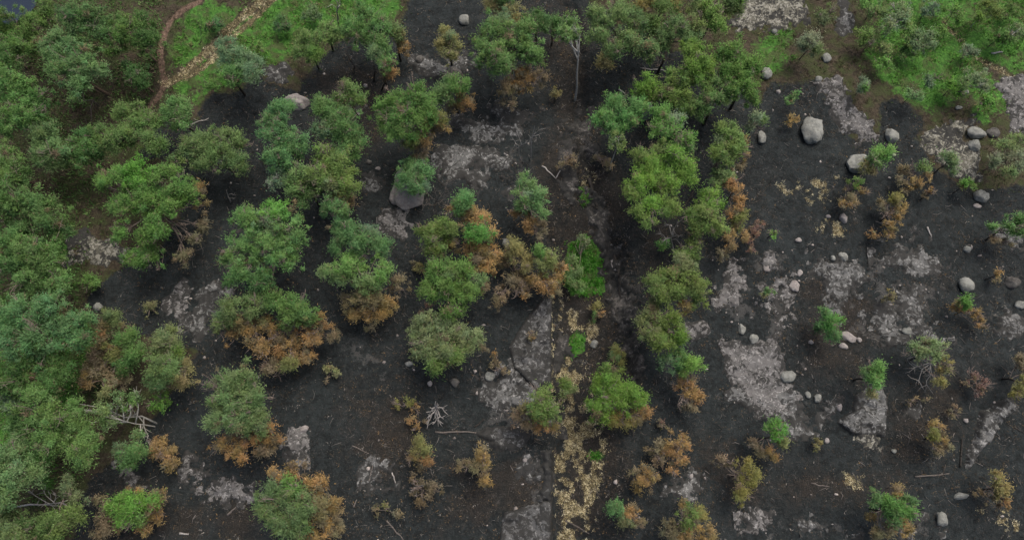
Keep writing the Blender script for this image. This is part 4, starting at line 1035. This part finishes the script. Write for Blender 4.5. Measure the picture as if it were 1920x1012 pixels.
dead((634, 44), 8, [(626, -6, 1), (634, 10, .7), (620, 8, .8)], 'white bare birch stem at the top edge of the meadow', 'birch', .09, 2)
dead((372, 80), 5, [(376, 30, 1), (366, 35, .8)], 'thin bare stem between the two paths', 'deadgrey', .05, 3)
dead((795, 478), 3, [(775, 468, .8), (770, 480, .5), (800, 460, 1)], 'grey dead branchwork left of the green central pine', 'deadgrey', .06, 4)
dead((755, 545), 4, [(735, 520, 1), (762, 555, .6), (748, 560, .5), (770, 525, .7), (728, 550, .5)], 'grey dead limbs right of the brown skirt', 'deadgrey', .06, 4)
dead((430, 380), 2, [(425, 355, 1), (442, 360, .8), (438, 372, .6)], 'small white branching snag on the left burn', 'dead', .07, 3)
dead((785, 915), 2.5, [(775, 905, 1), (770, 920, .7), (795, 912, .9), (780, 930, .5)], 'pale dead twigs poking from the withered grey-brown pine', 'dead', .06, 4)
dead((525, 380), 4, [(527, 340, 1), (518, 350, .8), (535, 355, .7)], 'thin grey stem below the tight green group', 'deadgrey', .045, 3)
dead((185, 200), 5, [(150, 222, .3), (105, 178, 1), (118, 190, .8), (130, 182, .8)], 'grey dead snag leaning out of the left forest', 'deadgrey', .07, 4)
dead((1742, 700), 3, [(1706, 668, .9), (1710, 690, .7), (1718, 712, .6), (1740, 728, .5), (1758, 716, .5), (1722, 655, .95), (1748, 655, 1), (1768, 690, .7), (1730, 700, .4)],
     'white bare limbs spreading in front of the grey-green pine at right', 'dead', .09, 6)
# leaning white birch over the left forest
dead((296, 795), 5, [(205, 772, .75), (150, 757, 1), (160, 800, .8), (222, 745, .8), (260, 760, .6), (270, 815, .4), (240, 755, .7), (185, 785, .8), (272, 832, .3)],
     'white birch trunk leaning left over the dark forest', 'birch', .10, 6, name='leaning_birch')
tree(5, '195,768,20,p,.8 225,745,15,p,.8 165,768,15,p,.9 205,790,16,p,.7 258,742,12,p,.6 262,815,14,p,.4 245,760,14,l,.7', 'thin pale birch sapling mixed with the leaning white birch', 'birch_tree', base=(290, 800), dens=.5, group='birches')
dead((15, 952), 3, [(60, 945, .7), (130, 935, 1), (100, 925, .9), (80, 918, .9), (55, 918, .8), (140, 950, .8), (112, 948, .7)], 'bleached dead limbs lying over the dark bottom left tree', 'dead', .10, 6)

# ================================================================ FALLEN WOOD
def log(x0, y0, x1, y1, r, label, mat='dead', stubs=2, lift=0.0):
    rng = np.random.default_rng(int(x0*3+y0*5))
    a, _ = ground_at(x0, y0); b, _ = ground_at(x1, y1)
    r = r*0.8; n = 6; t = np.linspace(0, 1, n)[:, None]
    pts = a*(1-t)+b*t; L = np.linalg.norm(b-a)
    pts[1:-1, :2] += rng.normal(size=(n-2, 2))*L*0.02
    pts[:, 2] = gz_at(pts[:, 0], pts[:, 1]) + r*0.75 + lift
    root = empty('fallen_log', tuple(pts[0]))
    tb = Tubes(6); tb.add(pts-pts[0], r*np.linspace(1.1, .55, n)); tb.build('stem', M[mat], root)
    if stubs:
        sb = Tubes(4)
        for q in range(stubs):
            k = rng.integers(1, n-1); s = pts[k]-pts[0]; d = rng.normal(size=3); d[2] = abs(d[2])*0.6; d /= np.linalg.norm(d)
            sb.add([s, s+d*L*rng.uniform(.1, .25)], [r*.45, r*.15])
        sb.build('branch_stubs', M[mat], root)
    return tag(root, label, 'log', 'fallen and burnt wood')
log(816, 809, 893, 811, .10, 'long straight dark log below the white dead tree', 'deadgrey', 1)
log(1103, 335, 1126, 402, .24, 'thick burnt log lying in the gully crack', 'charwood', 4)
log(1016, 312, 1042, 335, .09, 'pale straight pole right of the leafless birches', 'dead', 0)
log(1042, 335, 1056, 312, .06, 'thin pale pole meeting the straight one', 'dead', 0)
log(945, 288, 972, 310, .08, 'pale pole left of the leafless birches', 'dead', 1)
log(776, 756, 779, 742, .07, 'short pale stick above the white dead tree', 'deadgrey', 0)
log(663, 950, 669, 936, .08, 'short pale stick right of the large bottom pine', 'deadgrey', 0)
log(337, 999, 354, 1001, .10, 'short white log at the bottom edge left', 'dead', 0)
log(427, 965, 443, 950, .10, 'rusty pale log left of the large bottom pine', 'deadgrey', 1)
log(692, 902, 699, 872, .08, 'thin pale stick on the small mottled rock', 'deadgrey', 2)
log(1858, 101, 1879, 99, .13, 'white log in the green meadow at right', 'dead', 1)
log(1715, 893, 1779, 887, .08, 'thin grey fallen branch left of the lens-shaped stone', 'deadgrey', 3)
log(1520, 905, 1555, 912, .07, 'pale fallen branches at lower right', 'deadgrey', 3)
log(1800, 875, 1803, 822, .10, 'black fallen trunk left of the jagged ridge foot', 'charwood', 2)
log(1060, 975, 1105, 1000, .07, 'thin dark branch across the straw at the bottom', 'deadgrey', 2)
log(1343, 545, 1350, 590, .06, 'thin dark stick left of the thin pale rock', 'charwood', 0)
log(1276, 398, 1302, 355, .11, 'dark slanting trunk under the bright pine', 'charwood', 3)
log(1160, 168, 1172, 176, .09, 'short red-white log on dark litter left of the cluster', 'dead', 1)
log(1052, 515, 1074, 485, .05, 'pale bare pole left of the vivid fern patch', 'dead', 1)
log(660, 835, 692, 850, .06, 'thin dark branch in the scorched litter', 'deadgrey', 2)
log(725, 975, 757, 1012, .07, 'thin trunk of the fallen sapling at the bottom', 'deadgrey', 4)
log(330, 535, 358, 548, .06, 'curved grey stick above the slim rock tongue', 'deadgrey', 1)
log(1738, 426, 1746, 445, .10, 'short white weathered wood right of the leaning orange-brown pine', 'dead', 2)
log(1150, 470, 1164, 560, .20, 'charred trunk along the lower gully crack', 'charwood', 3)
log(345, 240, 392, 222, .08, 'bleached branches beside the rounded pine at the path end', 'dead', 5)
log(1250, 135, 1200, 128, .07, 'pale bare branch across the upper cluster gap', 'dead', 2)
log(890, 800, 908, 785, .09, 'charred root tangle left of the dark angular slab', 'charwood', 6)
log(1140, 935, 1180, 900, .05, 'thin burnt branch right of the straw', 'charwood', 2)
log(735, 885, 742, 905, .07, 'curled pale stick left of the withered pine', 'dead', 1)
log(1900, 800, 1920, 812, .07, 'thin dark stick right of the jagged ridge', 'charwood', 1)

# ================================================================ GROUND COVER (uncountable)
def scatter(name, n, keep, blades, ln, wd, cols, mat, label, up=0.9, seed=1, xr=(-54, 54), yr=(-9, 49)):
    rng = np.random.default_rng(seed)
    X = rng.uniform(*xr, n); Y = rng.uniform(*yr, n)
    # only what the picture can reach
    d = np.array([X, Y, np.full(n, -H)])
    yc = ct*d[1] + st*d[2]; zc = -st*d[1] + ct*d[2]
    u = 960 + FPX*d[0]/(-zc); v = 506 - FPX*yc/(-zc)
    fr = (u > -120) & (u < 2040) & (v > -120) & (v < 1130)
    X, Y = X[fr], Y[fr]
    z = zones(X, Y)
    pk = keep(X, Y, z)
    s = rng.random(len(X)) < pk
    X, Y = X[s], Y[s]
    m = len(X)
    P = np.repeat(np.stack([X, Y, gz_at(X, Y)], -1), blades, axis=0)
    k = len(P)
    P[:, :2] += rng.normal(size=(k, 2))*wd*1.5
    P[:, 2] -= 0.02
    q = rng.normal(size=(k, 3))*0.7; q[:, 2] = np.abs(q[:, 2])*0.6 + up; q /= np.linalg.norm(q, axis=1)[:, None]
    w = np.cross(q, np.array([0, 0, 1.0])) + rng.normal(size=(k, 3))*.4; w /= np.linalg.norm(w, axis=1)[:, None]+1e-9
    sc = np.repeat(rng.uniform(.6, 1.35, m), blades)
    L = ln*sc*rng.uniform(.6, 1.3, k); W = wd*sc*rng.uniform(.7, 1.3, k)
    V = np.empty((k, 3, 3)); V[:, 0] = P-w*W[:, None]/2; V[:, 1] = P+w*W[:, None]/2; V[:, 2] = P+q*L[:, None]
    ci = np.repeat(rng.choice(len(cols), m, p=np.array([c[1] for c in cols])/sum(c[1] for c in cols)), blades)
    col = np.array([c[0] for c in cols])[ci]*np.repeat(rng.uniform(.75, 1.25, (m, 1)), blades, axis=0)*rng.uniform(.8, 1.2, (k, 1))
    o = mesh(name, V.reshape(-1, 3), np.arange(3*k).reshape(-1, 3), M[mat], col=np.repeat(col, 3, axis=0))
    o['kind'] = 'stuff'; o['label'] = label; o['category'] = name.replace('_', ' ')
    return o
gn = lambda X, Y, s, sc: fbm(X/sc, Y/sc, s, 4)
scatter('green_ground_cover', 75000, lambda X, Y, z: np.clip(z[1]*1.5-0.45, 0, 1)*(0.12+0.88*sstep(.44, .56, gn(X, Y, 201, 1.2))), 6, .28, .1,
        [((.085, .225, .036), 4), ((.115, .28, .048), 3), ((.13, .22, .06), 2.4), ((.2, .19, .09), .9)], 'grass', 'bright green grass and ferns on the unburnt slopes', up=.6, seed=3)
scatter('green_fern', 90000, lambda X, Y, z: (z[1] > .6)*(z[0] > .6)*1.0, 5, .34, .12,
        [((.04, .17, .015), 4), ((.055, .21, .02), 3), ((.08, .15, .03), 1)], 'grass', 'vivid green fern patches in the gully', up=.6, seed=4)
scatter('heath', 90000, lambda X, Y, z: np.clip(z[2]-z[1]*.8, 0, 1)*(0.15+.85*sstep(.42, .62, gn(X, Y, 211, 1.3)))*(1-z[6]), 4, .2, .08,
        [((.055, .042, .026), 4), ((.045, .05, .018), 3), ((.10, .075, .05), 2), ((.17, .14, .10), .7), ((.05, .085, .025), 2)], 'grass', 'brown and olive heath on the unburnt ground', up=.4, seed=5)
scatter('straw_grass', 260000, lambda X, Y, z: np.clip(z[3]*2.1-.2, 0, 1)*sstep(.37, .47, gn(X, Y, 241, .8)), 9, .15, .042,
        [((.62, .56, .36), 4), ((.52, .46, .27), 3), ((.72, .67, .48), 2), ((.27, .22, .12), 1)], 'grass', 'pale dry straw tufts in the gully and beside the paths', up=.3, seed=6)
FOREST = G(nums('-300,-200 300,-100 300,60 270,200 200,300 190,420 150,520 170,620 240,700 150,860 120,1200 -300,1200'))
scatter('forest_undergrowth', 70000, lambda X, Y, z: (sd_poly(X, Y, FOREST) > -.5)*np.clip(z[2]+z[1], 0, 1)*(.2+.8*sstep(.38, .52, gn(X, Y, 251, 1.8))), 5, .3, .14,
        [((.085, .165, .046), 4), ((.115, .2, .06), 3), ((.10, .10, .05), 1.5), ((.13, .11, .07), 1)], 'grass', 'dark green undergrowth between the unburnt trees on the left', up=.5, seed=8)
scatter('scorched_litter', 300000, lambda X, Y, z: np.clip(z[0], 0, 1)*(1-np.clip(z[3]+z[1], 0, 1))*(0.05+.38*z[4]*sstep(.42, .6, gn(X, Y, 221, 1.1))+.30*sstep(.5, .64, gn(X, Y, 227, 2.3))), 3, .17, .06,
        [((.05, .042, .032), 4), ((.09, .072, .05), 2.0), ((.17, .115, .055), .8), ((.02, .019, .018), 3), ((.17, .16, .145), 1.3)], 'litter', 'scorched needles, twigs and stubble on the burnt ground', up=.15, seed=7)
def twigs_on_ground():
    rng = np.random.default_rng(99); n = 8500
    X = rng.uniform(-50, 50, n); Y = rng.uniform(-8, 44, n); z = zones(X, Y)
    s = rng.random(n) < z[0]*(.15+.85*sstep(.45, .6, gn(X, Y, 261, 2.5))); X, Y = X[s], Y[s]; n = len(X)
    L = rng.uniform(.2, .9, n)**1.3; a = rng.uniform(0, 6.28, n); r = rng.uniform(.009, .024, n)
    tb = Tubes(3)
    cols = []
    for i in range(n):
        d = np.array([math.cos(a[i]), math.sin(a[i])])*L[i]/2
        xs = np.array([X[i]-d[0], X[i]+rng.normal()*.06, X[i]+d[0]]); ys = np.array([Y[i]-d[1], Y[i]+rng.normal()*.06, Y[i]+d[1]])
        zz = gz_at(xs, ys)+.03+rng.uniform(0, .05); tb.add(np.stack([xs, ys, zz], -1), r[i]*np.array([1, .8, .4]))
        c = [(.22, .205, .19), (.10, .085, .07), (.02, .019, .018)][rng.choice(3, p=[.3, .35, .35])]
        cols.append(np.tile(np.array(c)*rng.uniform(.7, 1.2), (9, 1)))
    o = mesh('fallen_twigs', np.concatenate(tb.V), np.concatenate(tb.F), M['litter'], col=np.concatenate(cols))
    o['kind'] = 'stuff'; o['label'] = 'thin burnt and bleached twigs strewn over the black ground'; o['category'] = 'twigs'
twigs_on_ground()
# loose little stones, too many to count
def pebbles():
    rng = np.random.default_rng(77)
    V0, F0 = icosphere(1); n = 3800
    X = rng.uniform(-50, 50, n); Y = rng.uniform(-8, 42, n); z = zones(X, Y)
    pr = z[0]*(0.05 + .9*z[5] + .22*sstep(.52, .66, gn(X, Y, 231, 3.0))*(X > 8))*(1-np.clip(z[3]*1.5, 0, 1))
    s = rng.random(n) < pr; X, Y = X[s], Y[s]; n = len(X)
    R = rng.uniform(.05, .17, n)*rng.uniform(.6, 1.2, n)
    V = V0[None]*R[:, None, None]*rng.uniform(.45, 1.4, (n, 1, 3))*(1+rng.normal(size=(n, len(V0), 1))*.2)
    V[:, :, 2] *= .6; V += np.stack([X, Y, gz_at(X, Y)+R*.2], -1)[:, None]
    F = F0[None] + (np.arange(n)*len(V0))[:, None, None]
    base = np.array([.36, .33, .31])*rng.uniform(.3, 1.1, (n, 1))
    o = mesh('loose_stones', V.reshape(-1, 3), F.reshape(-1, 3), M['litter'], col=np.repeat(base, len(V0), axis=0))
    o['kind'] = 'stuff'; o['label'] = 'little pale stones strewn over the burnt ground'; o['category'] = 'stones'
pebbles()
